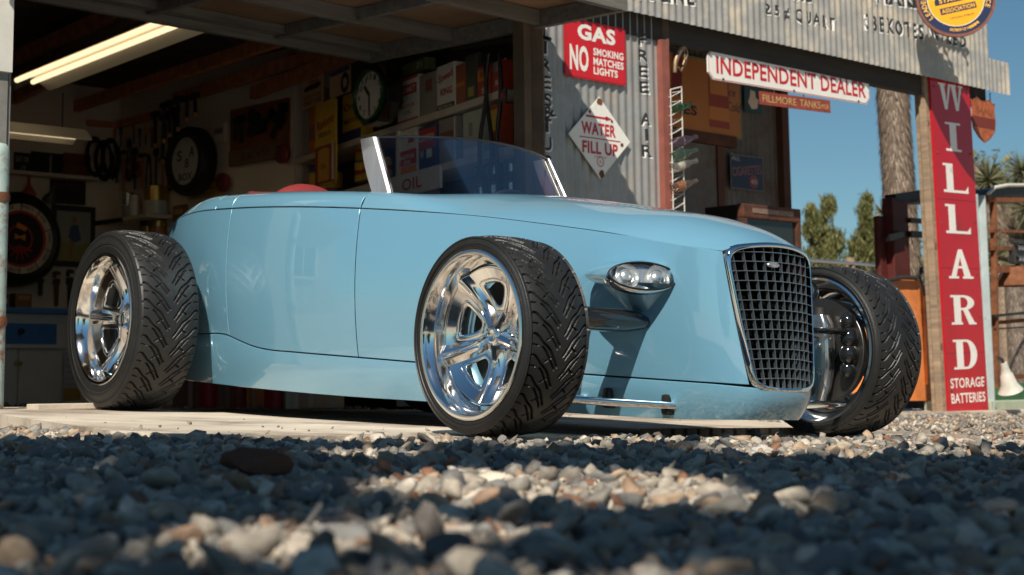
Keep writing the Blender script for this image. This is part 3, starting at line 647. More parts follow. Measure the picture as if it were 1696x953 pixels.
# ------------------------------------------------------------------ the garage building
PER, AMP = .068, .006
corr_m = mat('corrugated_iron', (.34, .34, .325), .48, .45, var=.16, scale=2.2, stretch=(2.5, 2.5, .5), bump=.05, bscale=40, col2=(.30, .22, .16), thr=.66, soft=.12)
corr_f = mat('fascia_iron', (.37, .36, .335), .5, .35, var=.16, scale=2.0, stretch=(3, 3, .6), bump=.05, bscale=40, col2=(.50, .43, .33), thr=.56, soft=.1)
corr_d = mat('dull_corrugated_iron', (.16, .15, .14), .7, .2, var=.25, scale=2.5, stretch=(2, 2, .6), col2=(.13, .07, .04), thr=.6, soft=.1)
def wave(a): return AMP * math.cos(2 * PI * a / PER)
def corr(mb, s0, s1, z0, z1, mi=0, zb_=None, q=0.):
    n = max(2, int((s1 - s0) / PER * 8)); rows = []
    for i in range(n + 1):
        a = s0 + (s1 - s0) * i / n; rows.append([Vector((a, z0 if zb_ is None else z0, q + wave(a))), Vector((a, z1, q + wave(a)))])
    mb.grid(rows, mi); return mb
def paint_text(items, name, parent, pl, mats):
    """lettering brushed on corrugated iron: cut to the corrugation and laid on it"""
    mb = MB()
    for body, cx, cz, w_, h_, rot in items:
        for mi, (dx, dz, bo, lift) in enumerate(((.008, -.008, .045, .002), (0, 0, .022, .0045))):
            t = MB(); t.text(body, cx + dx, cz + dz, w_ * (1.06 if mi == 0 else 1), h_ * (1.05 if mi == 0 else 1), 0, mi, bo, rot)
            bm = bmesh.new(); vv = [bm.verts.new(v) for v in t.v]
            for f in t.f:
                try: bm.faces.new([vv[i] for i in f])
                except ValueError: pass
            x0 = min(v[0] for v in t.v); x1 = max(v[0] for v in t.v); a = math.ceil(x0 / (PER / 8)) * PER / 8
            while a < x1:
                bmesh.ops.bisect_plane(bm, geom=bm.verts[:] + bm.edges[:] + bm.faces[:], plane_co=(a, 0, 0), plane_no=(1, 0, 0), dist=1e-6); a += PER / 8
            bm.verts.index_update(); mb.add([Vector((v.co.x, v.co.y, wave(v.co.x) + lift)) for v in bm.verts], [[v.index for v in f.verts] for f in bm.faces], mi); bm.free()
    return mb.build(name, mats, parent, None, pl.mat(0, 0))
bld = thing('garage_building', 'old corrugated iron garage with its overhead door raised and workshop walls open to view', 'building', FAC.mat(0, 0))
def part(mb, name, m_, mat_=None, parent=None, smooth=None):
    o = mb.build(name, m_, None, smooth); p = parent or bld; o.parent = p
    o.matrix_parent_inverse = Matrix.Identity(4); o.matrix_world = mat_ if mat_ is not None else Matrix.Identity(4); return o
bpy.context.view_layer.update()
ZF = FASP.hit(1100, 34)[1]; zf2 = FASP.hit(1600, 139)[1]; ZF = (ZF + zf2) / 2
pL = FAC.hit(878, 200)[0]; pR = FAC.hit(1090, 200)[0]
a = MB(); corr(a, pL, pR, -.05, ZF + .02); part(a, 'corrugated_pier', corr_m, FAC.mat(0, 0), None, 60)
a = MB(); a.box((pL - .03, 1.2, -.03), (.06, 2.5, .09)); part(a, 'dark_post', M['dark'], FAC.mat(0, 0))
a = MB()
a.box(((pR + .035), 1.15, .0), (.07, 2.42, .09)); part(a, 'door_post', M['redwood'], FAC.mat(0, 0))
f0 = FASP.hit(930, 10)[0]; f1 = FASP.hit(1637, 60)[0]; f2 = FASP.hit(1673, 130)[0]; zst = FASP.hit(1655, 100)[1]
a = MB(); corr(a, f0, f1, ZF, 3.9); corr(a, f1, f2, ZF, zst, q=-.012); part(a, 'fascia', corr_f, FASP.mat(0, 0), None, 60)
a = MB(); a.box(((f0 + f1) / 2 - .8, ZF + .005, -.045), (f1 - f0 + 1.7, .26, .06)); part(a, 'beam', mat('sooty_beam', (.035, .030, .025), .9, var=.3, scale=5, stretch=(.4, 4, 4)), BEAMP.mat(0, 0))  # near-black beam colour stands for the shade under the fascia
a = MB(); a.box((-2.2, 3.1, -.05), (5.2, 1.35, .1)); part(a, 'front_gable', M['dark'], FAC.off(-.03).mat(0, 0))
# walls and roof
def wallquad(mb, p, q, z0, z1, th=.08):
    p = Vector((*p, 0)); q = Vector((*q, 0)); d = (q - p).normalized(); nn = Vector((-d.y, d.x, 0)) * th
    mb.prism([p[:2], q[:2], (q + nn)[:2], (p + nn)[:2]], z0, z1)
BE = BACK.mat(-1.9, 0).translation; LJ = FAC.mat(FAC.hit(6, 300)[0] - .05, 0).translation; TE = (-1.7, 13.1); PE = FAC.mat(pL, 0).translation
a = MB(); wallquad(a, BE[:2], (-3.5, 14.95), -.2, 3.2); part(a, 'back_wall', M['peg'])
a = MB(); wallquad(a, (-3.5, 14.95), TE, -.2, 3.2); part(a, 'tool_wall', M['peg'])
a = MB(); SB = SHELF.off(.34); sn = SB.mat(-.05, 0).translation; sf_ = SB.mat(-4.2, 0).translation; wallquad(a, sf_[:2], sn[:2], -.2, 3.2); wallquad(a, sn[:2], PE[:2], -.2, 3.2); wallquad(a, BE[:2], (LJ - Vector((.25, 0, 0)))[:2], -.2, 3.2, -.08); part(a, 'side_wall', M['dark'])
P0 = FAC.mat(-3.9, 0).translation; P1 = FAC.mat(PORCH.hit(1296, 250)[0], 0).translation; P2 = PORCH.mat(PORCH.hit(1296, 250)[0], 0).translation
a = MB(); a.prism([(BE.x - .4, BE.y - .3), (P0.x - .4, P0.y), P0[:2], P1[:2], P2[:2], (1.2, 14.5), (-3.4, 15.4)], 2.86, 2.95); part(a, 'roof', M['dark'])
def zline(pts, z): return [at_z(px, py, z) for px, py in pts]
for pts in (((15, 112), (174, 41)), ((15, 178), (120, 122)), ((71, 203), (436, 86)), ((192, 205), (500, 110)), ((452, 152), (600, 96))):
    z = 2.62 if pts[0][0] < 400 else 2.5
    p, q = zline(pts, z); d = (q - p).normalized(); a = MB(); a.bar(p - d * .4 + Vector((0, 0, .05)), q + d * 2.2 + Vector((0, 0, .05)), .05, .10); part(a, 'rafter', M['raft'])
# back wall ledge
b0 = BACK.hit(140, 208); a = MB(); p = BACK.mat(b0[0], b0[1] + .02, .05).translation; q = TOOL.mat(TOOL.hit(272, 208)[0], b0[1] + .05, .05).translation
a.bar(p, TOOL.mat(0.02, b0[1] + .03, .05).translation, .05, .05); a.bar(TOOL.mat(0.02, b0[1] + .03, .05).translation, q, .05, .06); part(a, 'ledge', M['raft'])
# left jamb
jx = FAC.hit(13, 100)[0]; a = MB(); zj = FAC.hit(8, 122)[1]
a.box((jx - .14, (zj + 3.2) / 2, .02), (.28, 3.2 - zj, .05)); part(a, 'jamb_board', mat('flaking_white_paint', (.62, .60, .54), .7, var=.1, scale=6, col2=(.30, .15, .08), thr=.62, soft=.05), FAC.mat(0, 0))
a = MB(); a.box((jx - .16, zj / 2 - .02, .0), (.30, zj + .08, .05)); a.box((jx + .004, zj / 2 + 1, -.01), (.012, zj + 2, .05)); part(a, 'jamb', M['grey'], FAC.mat(0, 0))
# raised one-piece door
DZ = 2.27; cR = at_z(615, 105, DZ); cN = at_z(1035, 20, DZ); dd = (cN - cR); dd.z = 0; L1 = dd.length; dd.normalize(); lat = Vector((-dd.y, dd.x, 0)); lat = lat if lat.x < 0 else -lat
DM = Matrix((-lat, dd, (0, 0, 1))).transposed().to_4x4(); DM.translation = Vector((cR.x, cR.y, DZ))      # x: to the right, y: outwards; origin at the right back corner
WD = 3.75; LD = L1 + .02
dob = bpy.data.objects.new('overhead_door', None); COL.objects.link(dob); dob.parent = bld; dob.matrix_world = DM; bpy.context.view_layer.update()
a = MB(); a.box((-WD / 2, LD / 2, .115), (WD, LD, .02)); part(a, 'boards', M['ply'], DM, dob)
a = MB()
a.box((-.022, LD / 2, .05), (.044, LD, .10)); a.box((-WD / 2, .022, .052), (WD - .1, .044, .10)); a.box((-WD / 2, LD - .022, .052), (WD - .1, .044, .10)); a.box((-WD / 2, .10, .075), (WD - .1, .09, .05))
for t in (.36, .70): a.box((-WD / 2, LD * t, .058), (WD - .1, .042, .085))
for t in (.22, .47, .72): a.box((-WD * t, LD / 2, .066), (.042, LD - .1, .07))
part(a, 'frame', M['doorwood'], DM, dob)
a = MB(); a.lathe([(.024, 0), (.024, .02), (0, .02)], 12, 0, Matrix.Translation((.002, .5, .05)) @ Matrix.Rotation(R(90), 4, 'Y'))
a.lathe([(.024, 0), (.024, .02), (0, .02)], 12, 0, Matrix.Translation((.002, 1.25, .05)) @ Matrix.Rotation(R(90), 4, 'Y'))
a.tube([(.05, .7, .02), (.05, 1.4, -.02)], .028, 10); a.tube([(.05, 1.4, -.02), (.05, 1.5, -.06)], .012, 8); part(a, 'hinge_arm', M['black'], DM, dob, 60)
# porch back wall with its plank door
e0 = PORCH.hit(1080, 250)[0]; e1 = PORCH.hit(1292, 250)[0]
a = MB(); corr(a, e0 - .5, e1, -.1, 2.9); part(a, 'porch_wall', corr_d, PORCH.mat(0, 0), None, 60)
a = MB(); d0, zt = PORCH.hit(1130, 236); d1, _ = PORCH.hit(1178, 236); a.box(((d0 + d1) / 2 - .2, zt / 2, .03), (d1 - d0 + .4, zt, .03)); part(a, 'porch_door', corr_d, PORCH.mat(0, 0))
a = MB(); a.box((d1 + .04, zt / 2, .03), (.08, zt, .06)); a.box(((d0 + d1) / 2 - .1, zt + .05, .03), (d1 - d0 + .7, .09, .06)); a.box((e1 + .0, 1.4, .02), (.09, 3, .09)); part(a, 'porch_frame', mat('dark_red_wood', (.10, .04, .025), .8, var=.3), PORCH.mat(0, 0))
a = MB(); p = FAC.mat(pR + .05, 0).translation; q = PORCH.mat(e0 - .45, 0).translation; wallquad(a, p[:2], q[:2], -.1, 2.86, -.05); part(a, 'porch_side', M['dark'])
# brushed lettering on the iron
LM = [mat('white_brush_paint', (.70, .69, .65), .6, var=.15, scale=40), mat('black_brush_paint', (.02, .02, .022), .6, col2=(.30, .30, .29), scale=30, thr=.66, soft=.08)]
def vert(word, x0, y0, x1, y1, wpx):
    n = len(word) - 1; it = []
    for i, ch in enumerate(word):
        if ch == ' ': continue
        s_, z = FAC.hit(x0 + (x1 - x0) * i / n, y0 + (y1 - y0) * i / n); hh = abs(FAC.hit(x0, y0)[1] - FAC.hit(x1, y1)[1]) / n * .74; ww = FAC.hit(x0 + wpx, y0)[0] - FAC.hit(x0, y0)[0]
        it.append((ch, s_, z, ww * (.3 if ch == 'I' else 1), hh, RNG.uniform(-.06, .06)))
    return it
paint_text(vert('FREE AIR', 1063, 66, 1071, 250, 16), 'painted_words', bld, FAC, LM)
it = vert('TIRES', 900, 50, 906, 166, 16); it += vert('TUBES', 905, 208, 909, 330, 16)
sq, zq = FAC.hit(908, 186); it.append(('&', sq, zq, .11, .07, .3)); paint_text(it, 'painted_words', bld, FAC, LM)
def fas(word, x0, y0, x1, y1, hpx, rot=0):
    s0, za = FASP.hit(x0, y0); s1, zb_ = FASP.hit(x1, y1); hh = FASP.hit(x0, y0)[1] - FASP.hit(x0, y0 + hpx)[1]; return (word, (s0 + s1) / 2, (za + zb_) / 2, s1 - s0, hh, math.atan2(zb_ - za, s1 - s0) + rot)
paint_text([fas('GASOLINE', 1010, -22, 1148, -5, 30), fas('2 5 ¢', 1266, 16, 1306, 24, 22), fas('Q U A R T', 1318, 26, 1381, 42, 24), fas('OIL', 1308, -12, 1342, -8, 24), fas('HARD', 1450, -12, 1530, -1, 34), fas('3 3 E X O T E S', 1433, 36, 1528, 54, 26), fas('W I R E D', 1540, 56, 1598, 70, 20)], 'painted_words', bld, FASP, LM)
# ------------------------------------------------------------------ signs and things outside
def board(name, label, cat, pl, box, mats, th=.004, out=.0, group=None, round_=0., extra=None, roll=0., poly=None, border=None):
    """flat sign; returns thing, w, h ; lettering is added in the sign's own frame by the caller"""
    cx, cz, w_, h_ = box; t = thing(name, label, cat, pl.mat(cx, cz, out, roll), group)
    mb = MB()
    if poly is None:
        r = round_; poly = []
        if r <= 0: poly = [(-w_/2, -h_/2), (w_/2, -h_/2), (w_/2, h_/2), (-w_/2, h_/2)]
        else:
            for sx, sy, a0 in ((1, -1, -90), (1, 1, 0), (-1, 1, 90), (-1, -1, 180)):
                for k in range(5): a = R(a0 + 22.5 * k); poly.append((sx * (w_/2 - r) + r * math.cos(a), sy * (h_/2 - r) + r * math.sin(a)))
    mb.prism(poly, -th, 0, 0); mb.build('panel', mats[0], t)
    if border:
        b = MB(); n = len(poly); i0, wd = border[0], border[1]
        c = [(x * (1 - i0 / (w_/2)), y * (1 - i0 / (h_/2))) for x, y in poly]; d = [(x * (1 - (i0 + wd) / (w_/2)), y * (1 - (i0 + wd) / (h_/2))) for x, y in poly]
        b.grid([[Vector((*c[i], .0008)), Vector((*d[i], .0008))] for i in range(n)], 0, True, closeu=True); b.build('border', border[2], t)
    return t, w_, h_
def words(t, items, m_, name='lettering', z=.0012):
    mb = MB()
    for it in items: mb.text(*it[:5], z, 0, *(it[5:] or (0.02,)))
    return mb.build(name, m_, t)
def inv(m_):  # simple alias so a part placed in world space keeps that place
    return m_.inverted()

SG = FAC.off(-.02)
# GAS / NO SMOKING
bx = SG.box(935, 38, 1036, 134); t, W_, H_ = board('gas_sign', 'square red enamel sign warning no smoking matches or lights, on the iron pier', 'sign', SG, bx, [M['red']], round_=.015, border=(.006, .0025, mat('dark_red_line', (.25, .01, .012), .4)))
words(t, [('GAS', .02 * W_, .30 * H_, .62 * W_, .27 * H_, .042), ('NO', -.27 * W_, -.16 * H_, .30 * W_, .44 * H_, .038), ('SMOKING', .21 * W_, .0 * H_, .50 * W_, .13 * H_, .035), ('MATCHES', .21 * W_, -.165 * H_, .50 * W_, .13 * H_, .035), ('LIGHTS', .16 * W_, -.325 * H_, .40 * W_, .13 * H_, .035)], M['white'])
# WATER / FILL UP diamond
s0, zc = SG.hit(992, 228); s1 = SG.hit(941, 222)[0]; s2 = SG.hit(1043, 240)[0]; zt = SG.hit(988, 160)[1]; zb0 = SG.hit(993, 297)[1]
WW, HH = s2 - s1, zt - zb0
dm = mat('chipped_white_enamel', (.78, .76, .70), .3, var=.04, scale=3, col2=(.13, .05, .02), thr=.70, soft=.03)
t, _, _ = board('water_sign', 'chipped white diamond sign with red water and fill up lettering, on the iron pier', 'sign', SG, ((s1 + s2) / 2, (zt + zb0) / 2, WW, HH), [dm], poly=[(0, -HH/2), (WW/2, 0), (0, HH/2), (-WW/2, 0)], out=.004)
words(t, [('WATER', -.02 * WW, .10 * HH, .56 * WW, .15 * HH, .035), ('FILL UP', -.0 * WW, -.13 * HH, .58 * WW, .15 * HH, .035)], M['redpaint'])
mb = MB(); mb.box((0, -.015 * HH, .001), (.66 * WW, .012 * HH, .0012)); mb.box((-.05 * WW, .245 * HH, .001), (.34 * WW, .025 * HH, .0012)); mb.prism([(.10 * WW, .215 * HH), (.20 * WW, .245 * HH), (.10 * WW, .275 * HH)], .0004, .0016); mb.build('arrow', M['redpaint'], t)
mb = MB(); mb.lathe([(.045 * WW, .001), (.06 * WW, .001)], 24); mb.text('A', 0, 0, None, .05 * HH, .001, 0, .01); mb.v = [(x, y - .29 * HH, z) for x, y, z in mb.v]; mb.text('AUTO CLUB', 0, -.235 * HH, .2 * WW, .03 * HH, .001, 0, .0); mb.build('emblem', mat('faded_red', (.55, .25, .20), .5), t)
mb = MB()
for x, y, r_ in ((0, .44 * HH, .03), (.01, -.44 * HH, .028), (.36 * WW, -.05 * HH, .016), (-.16 * WW, .30 * HH, .012), (.2 * WW, .22 * HH, .012)):
    mb.prism([(x + r_ * RNG.uniform(.6, 1.1) * math.cos(a), y + r_ * RNG.uniform(.6, 1.1) * math.sin(a)) for a in np.linspace(0, 2 * PI, 11)[:-1]], .0006, .0018)
mb.build('rust_chips', M['rust'], t)
# INDEPENDENT DEALER
ND = FAC.off(-.0); a0, zt0 = ND.hit(1172, 76); a1, zt1 = ND.hit(1439, 132); _, zb1 = ND.hit(1172, 134); _, zb2 = ND.hit(1439, 170)
cz = (zt0 + zt1 + zb1 + zb2) / 4; HH = ((zt0 - zb1) + (zt1 - zb2)) / 2; WW = a1 - a0; rl = math.atan2((zt1 + zb2 - zt0 - zb1) / 2, WW); c = .045
t, _, _ = board('dealer_sign', 'long white enamel sign reading independent dealer in red, hung below the fascia', 'sign', ND, ((a0 + a1) / 2, cz, WW, HH), [M['white']], th=.012, roll=rl,
    poly=[(-WW/2, -HH/2 + c), (-WW/2 + c, -HH/2), (WW/2 - c, -HH/2), (WW/2, -HH/2 + c), (WW/2, HH/2 - c), (WW/2 - c, HH/2), (-WW/2 + c, HH/2), (-WW/2, HH/2 - c)], border=(.004, .004, M['redpaint']))
words(t, [('INDEPENDENT', -.155 * WW, 0, .60 * WW, .56 * HH, .022), ('DEALER', .325 * WW, 0, .30 * WW, .56 * HH, .022)], mat('bright_red_lettering', (.50, .015, .02), .3))
mb = MB()
for x in (-.42, 0, .42):
    mb.box((x * WW, HH/2 - .012, .004), (.012, .012, .008)); mb.box((x * WW, -HH/2 + .012, .004), (.012, .012, .008)); mb.tube([(x * WW, HH/2, -.004), (x * WW, HH/2 + .10, -.004)], .004, 6)
mb.build('bolts', M['steel'], t)
# FILLMORE TANKS MGR
a0, zt0 = ND.hit(1259, 152); a1, zt1 = ND.hit(1375, 166); zb1 = ND.hit(1259, 172)[1]; zb2 = ND.hit(1375, 188)[1]
WW = a1 - a0; HH = ((zt0 - zb1) + (zt1 - zb2)) / 2; rl = math.atan2((zt1 + zb2 - zt0 - zb1) / 2, WW)
t, _, _ = board('name_board', 'narrow rusty red board with yellow stencilled letters hanging under the long white sign', 'sign', ND, ((a0 + a1) / 2, (zt0 + zt1 + zb1 + zb2) / 4, WW, HH), [mat('rusty_red_board', (.25, .045, .025), .6, var=.3, scale=14)], th=.010, roll=rl)
words(t, [('FILLMORE', -.235 * WW, 0, .47 * WW, .55 * HH, .0), ('TANKS', .20 * WW, 0, .30 * WW, .55 * HH, .0), ('MGR', .42 * WW, -.06 * HH, .11 * WW, .38 * HH, .0)], mat('ochre_lettering', (.50, .36, .14), .6))
mb = MB()
for x in (-.3, .12): mb.tube([(x * WW, HH/2, -.004), (x * WW, HH/2 + .05, -.004)], .004, 6)
mb.build('hanger', M['steel'], t)
# round association sign, hung clear of the fascia
RP = FAC.off(-.47); d = ray(1583, 2); cc, zz = RP.hit(1583, -2); pos = RP.mat(cc, zz).translation; rr = 66 / 2800 * pos.y
nn = Vector((-.10, -1, .0)).normalized(); tx = Vector((0, 0, 1)).cross(nn).normalized()
RM = Matrix((tx, (0, 0, 1), nn)).transposed().to_4x4(); RM.translation = pos; RM = RM @ Matrix.Rotation(R(11), 4, 'Z')
t = thing('round_sign', 'round yellow and navy association sign in a rusty ring, hung in front of the fascia', 'sign', RM)
cir = lambda r_, n=64: [(r_ * math.cos(2 * PI * k / n), r_ * math.sin(2 * PI * k / n)) for k in range(n)]
mb = MB(); mb.prism(cir(rr * .97), -.02, 0); mb.build('panel', M['navy'], t)
mb = MB(); mb.lathe([(rr * .93, -.025), (rr * .93, .006), (rr, .006), (rr, -.025), (rr * .93, -.025)], 64); mb.build('ring', mat('rusty_ring', (.17, .055, .03), .7, var=.3, scale=20), t, 40)
mb = MB(); mb.lathe([(rr * .71, .0008), (rr * .725, .0008)], 64); mb.build('line', M['white'], t)
mb = MB(); mb.prism(cir(rr * .71), .0, .001); mb.build('face', mat('amber_enamel', (.80, .36, .012), .3, var=.05), t)
mb = MB(); mb.box((0, -.26 * rr, .0014), (.92 * rr, .17 * rr, .0006)); mb.prism([(-.55 * rr, -.08 * rr), (.45 * rr, -.08 * rr), (.5 * rr, .02 * rr), (.45 * rr, .12 * rr), (-.5 * rr, .12 * rr), (-.55 * rr, .02 * rr)], .0012, .0018); mb.build('bars', M['navy'], t)
words(t, [('STATION', -.03 * rr, .02 * rr, .80 * rr, .13 * rr, .02), ('ASSOCIATION', 0, -.26 * rr, .84 * rr, .11 * rr, .02)], mat('amber_lettering', (.85, .45, .03), .35), z=.0026)
words(t, [('OFFICIAL EMBLEM', .05 * rr, -.48 * rr, .62 * rr, .05 * rr, 0)], M['navy'], z=.002)
mb = MB()
def arc(txt, a0, a1, rad, h_, flip=False):
    for i, ch in enumerate(txt):
        if ch == ' ': continue
        a = R(a0 + (a1 - a0) * (i / max(1, len(txt) - 1))); mb.text(ch, rad * math.cos(a), rad * math.sin(a), None, h_, .0014, 0, .02, a + (PI / 2 if flip else -PI / 2))
arc('PROPERTY OF N.S.S.A.', -112, -62, rr * .82, .07 * rr, True); arc('LEADERS', 206, 158, rr * .82, .12 * rr); arc('SERVICE', 22, -26, rr * .82, .12 * rr)
mb.build('rim_lettering', mat('amber_rim_lettering', (.80, .42, .05), .4), t)
# bracket that carries it
t = thing('sign_bracket', 'iron pipe bracket reaching out from the fascia to hold the round sign', 'bracket', FASP.mat(cc, 3.0))
mb = MB()
for dx, dz in ((-.10, .55), (.02, .25), (.13, .42), (.24, .33)): mb.tube([(dx, dz, -.02), (dx + .02, dz + .02, .36)], .016, 8)
mb.tube([(-.3, .42, .34), (.3, .42, .34)], .018, 8); mb.build('pipes', M['steel'], t, 60)
# shield sign
SHP = FAC.off(-.05); a0, z0 = SHP.hit(1630, 200); sw = SHP.hit(1650, 200)[0] - SHP.hit(1611, 200)[0]; sh = SHP.hit(1630, 163)[1] - SHP.hit(1630, 236)[1]
half = [(0, -.5), (.22, -.40), (.44, -.22), (.5, .0), (.46, .2), (.48, .36), (.5, .44), (.40, .42), (.25, .5), (.1, .45), (0, .44)]
poly = [(x * sw, y * sh) for x, y in half] + [(-x * sw, y * sh) for x, y in half[-2:0:-1]]
t, _, _ = board('shield_sign', 'small rusty orange shield sign hanging at the end of the fascia', 'sign', SHP, (a0, z0, sw, sh), [mat('rusty_orange', (.42, .11, .035), .6, var=.2, scale=20, col2=(.22, .05, .025), thr=.55, soft=.1)], th=.01, poly=poly, border=(.004, .006, M['rust']))
mb = MB(); mb.box((0, -.05 * sh, .001), (.9 * sw, .24 * sh, .001)); mb.build('band', mat('dark_red_band', (.16, .025, .015), .6), t)
words(t, [('SAAL', 0, .22 * sh, .55 * sw, .13 * sh, .0)], M['rust'])
mb = MB()
for x in (-.3, .3): mb.tube([(x * sw, .46 * sh, 0), (x * sw, .66 * sh, 0)], .005, 6)
mb.build('hooks', M['steel'], t)

# WILLARD board on its post
WP = FAC.off(-.04)
xt, zt_ = WP.hit(1570, 112); xb, zb_ = WP.hit(1604, 691); wt = WP.hit(1602, 140)[0] - WP.hit(1537, 140)[0]; wb = WP.hit(1637, 680)[0] - WP.hit(1572, 680)[0]; WB_ = (wt + wb) / 2; HB = zt_ - zb_; lean = math.atan2(xt - xb, HB) * -1
t = thing('battery_sign', 'tall red board with white vertical lettering for storage batteries, nailed to a grey post', 'sign', WP.mat((xt + xb) / 2, (zt_ + zb_) / 2, 0, lean))
wred = mat('worn_red_enamel', (.43, .008, .016), .28, var=.08, scale=3, col2=(.16, .03, .02), thr=.665, soft=.04)
mb = MB(); mb.box((0, 0, 0), (WB_, HB, .02), bev=.002); mb.build('panel', wred, t)
mb = MB()
for yb in (.115, -.08, -.32): mb.box((0, yb * HB, .0102), (WB_ * .99, .003, .001))
mb.build('seams', M['black'], t)
def slab(mb, ch, cx, cy, w_, h_, z, mi=0):
    st = w_ * .27; sf = h_ * .075; hx, hy = w_/2, h_/2
    def P(pts, k=[0]):
        k[0] += 1; mb.prism([(cx + x, cy + y) for x, y in pts], z, z + .0006 + .00004 * (k[0] % 9), mi)
    def Rr(x0, x1, y0, y1): P([(x0, y0), (x1, y0), (x1, y1), (x0, y1)])
    if ch == 'I': Rr(-st/2, st/2, -hy, hy); Rr(-hx * .62, hx * .62, hy - sf, hy); Rr(-hx * .62, hx * .62, -hy, -hy + sf)
    if ch == 'L': Rr(-hx * .75, -hx * .75 + st, -hy, hy); Rr(-hx, -hx * .2, hy - sf, hy); Rr(-hx, hx, -hy, -hy + sf * 1.2); P([(hx - .02 * w_, -hy), (hx, -hy), (hx, -hy + h_ * .25), (hx - .12 * w_, -hy + sf)])
    if ch == 'A':
        P([(-hx * .85, -hy), (-hx * .45, -hy), (hx * .12, hy), (-hx * .15, hy)]); P([(hx * .28, -hy), (hx * .85, -hy), (hx * .15, hy), (-hx * .15, hy)]); Rr(-hx * .5, hx * .5, -hy * .30, -hy * .30 + sf); Rr(-hx, -hx * .2, -hy, -hy + sf); Rr(hx * .12, hx, -hy, -hy + sf)
    if ch == 'W':
        for q in (-1, 0):
            x = q * hx * .98 + hx * .0
            P([(x + hx * .02, hy), (x + hx * .40, hy), (x + hx * .62, -hy), (x + hx * .40, -hy)]); P([(x + hx * .80, hy), (x + hx * .98, hy), (x + hx * .62, -hy), (x + hx * .48, -hy)])
        Rr(-hx * 1.08, -hx * .45, hy - sf, hy); Rr(-hx * .15, hx * .48, hy - sf, hy); Rr(hx * .68, hx * 1.08, hy - sf, hy)
    if ch in 'RD':
        Rr(-hx * .75, -hx * .75 + st, -hy, hy); Rr(-hx, 0, hy - sf, hy); Rr(-hx, -hx * .1, -hy, -hy + sf)
        y0 = -hy if ch == 'D' else -hy * .02; ym = (hy + y0) / 2; rb_ = (hy - y0) / 2; x0 = hx * .05 if ch == 'D' else hx * .0; xr = hx * .92 - x0
        if ch == 'D': Rr(-hx * .1, x0 + .001, -hy, -hy + sf)
        Rr(-hx * .1, x0 + .001, hy - sf, hy)
        if ch == 'R': Rr(-hx * .3, x0 + .001, y0, y0 + sf)
        N_ = 14; o_ = [(x0 + xr * math.sin(PI * k / N_), ym + rb_ * math.cos(PI * k / N_)) for k in range(N_ + 1)]; i_ = [(x0 + (xr - st) * math.sin(PI * k / N_), ym + (rb_ - sf) * math.cos(PI * k / N_)) for k in range(N_ + 1)]
        mb.grid([[Vector((cx + o_[k][0], cy + o_[k][1], z + .0007)), Vector((cx + i_[k][0], cy + i_[k][1], z + .0007))] for k in range(N_ + 1)], mi)
        if ch == 'R': P([(-hx * .1, y0 + sf), (hx * .30, y0 + sf), (hx * .95, -hy), (hx * .42, -hy)]); Rr(hx * .4, hx * 1.02, -hy, -hy + sf * .8)
mb = MB()
for i, (ch, py) in enumerate(zip('WILLARD', (163, 228, 296, 363, 437, 513, 587))):
    y = WP.hit(1580, py)[1] - (zt_ + zb_) / 2; slab(mb, ch, 0, y, WB_ * (.62 if ch != 'W' else .58), HB * .083 if ch != 'W' else HB * .075, .0105)
mb.fixn()
yS = WP.hit(1600, 634)[1] - (zt_ + zb_) / 2; yB = WP.hit(1600, 659)[1] - (zt_ + zb_) / 2
mb.text('STORAGE', 0, yS, WB_ * .86, HB * .028, .0112, 0, .02); mb.text('BATTERIES', 0, yB, WB_ * .86, HB * .028, .0112, 0, .02); mb.build('lettering', M['white'], t)
mb = MB()
for sx in (-1, 1):
    for yb in (.44, .25, .05, -.1, -.22, -.42): mb.lathe([(.010, 0), (.009, .003), (0, .004)], 10, 0, Matrix.Translation((sx * WB_ * .42, yb * HB + .01 * sx, .0105)))
mb.build('nails', M['rust'], t)
t2 = thing('sign_post', 'weathered grey-brown timber post carrying the tall red battery board', 'post', WP.mat((xt + xb) / 2, (zt_ + zb_) / 2, -.012, lean))
mb = MB(); pw = .27; mb.box((-WB_ / 2 + .02, .02, -.06), (.09, HB + .06, .10), bev=.004); mb.box((-WB_ / 2 - .015, .0, -.03), (.075, HB + .0, .06), bev=.004); mb.box((.05, .02, -.055), (WB_ - .12, HB - .04, .05)); mb.build('timber', M['wood'], t2)
mb = MB()
for yb, r_ in ((-.02, .022), (-.30, .020), (.33, .016)): mb.lathe([(r_, 0), (r_ * .6, .001), (0, .0015)], 12, 0, Matrix.Translation((-WB_ / 2 - .02, yb * HB, .0008)) @ Matrix.Diagonal((.7, 1.5, 1, 1)))
mb.build('knots', mat('wood_knot', (.16, .075, .035), .8), t2)

# bottle rack with bottles on the post
RK = FAC.off(-.03); rx0 = RK.hit(1106, 240)[0]; rx1 = RK.hit(1129, 240)[0]; rz1 = RK.hit(1118, 152)[1]; rz0 = RK.hit(1118, 352)[1]
rm = mat('white_wire', (.58, .57, .52), .5, col2=(.2, .1, .05), scale=30, thr=.62, soft=.06)
t = thing('bottle_rack', 'tall narrow white wire rack for bottles fixed beside the red-brown post', 'rack', RK.mat((rx0 + rx1) / 2 - .01, rz0, -.02)); rw = (rx1 - rx0) * .8; rh = rz1 - rz0
mb = MB()
for x in (-rw / 2, rw / 2): mb.tube([(x, 0, .05), (x, rh + (.03 if x > 0 else 0), .05)], .004, 6); mb.tube([(x, 0, -.06), (x, rh, -.06)], .004, 6)
mb.tube([(-rw / 2, rh, .05), (rw / 2, rh + .03, .05)], .004, 6); mb.build('uprights', rm, t)
mb = MB()
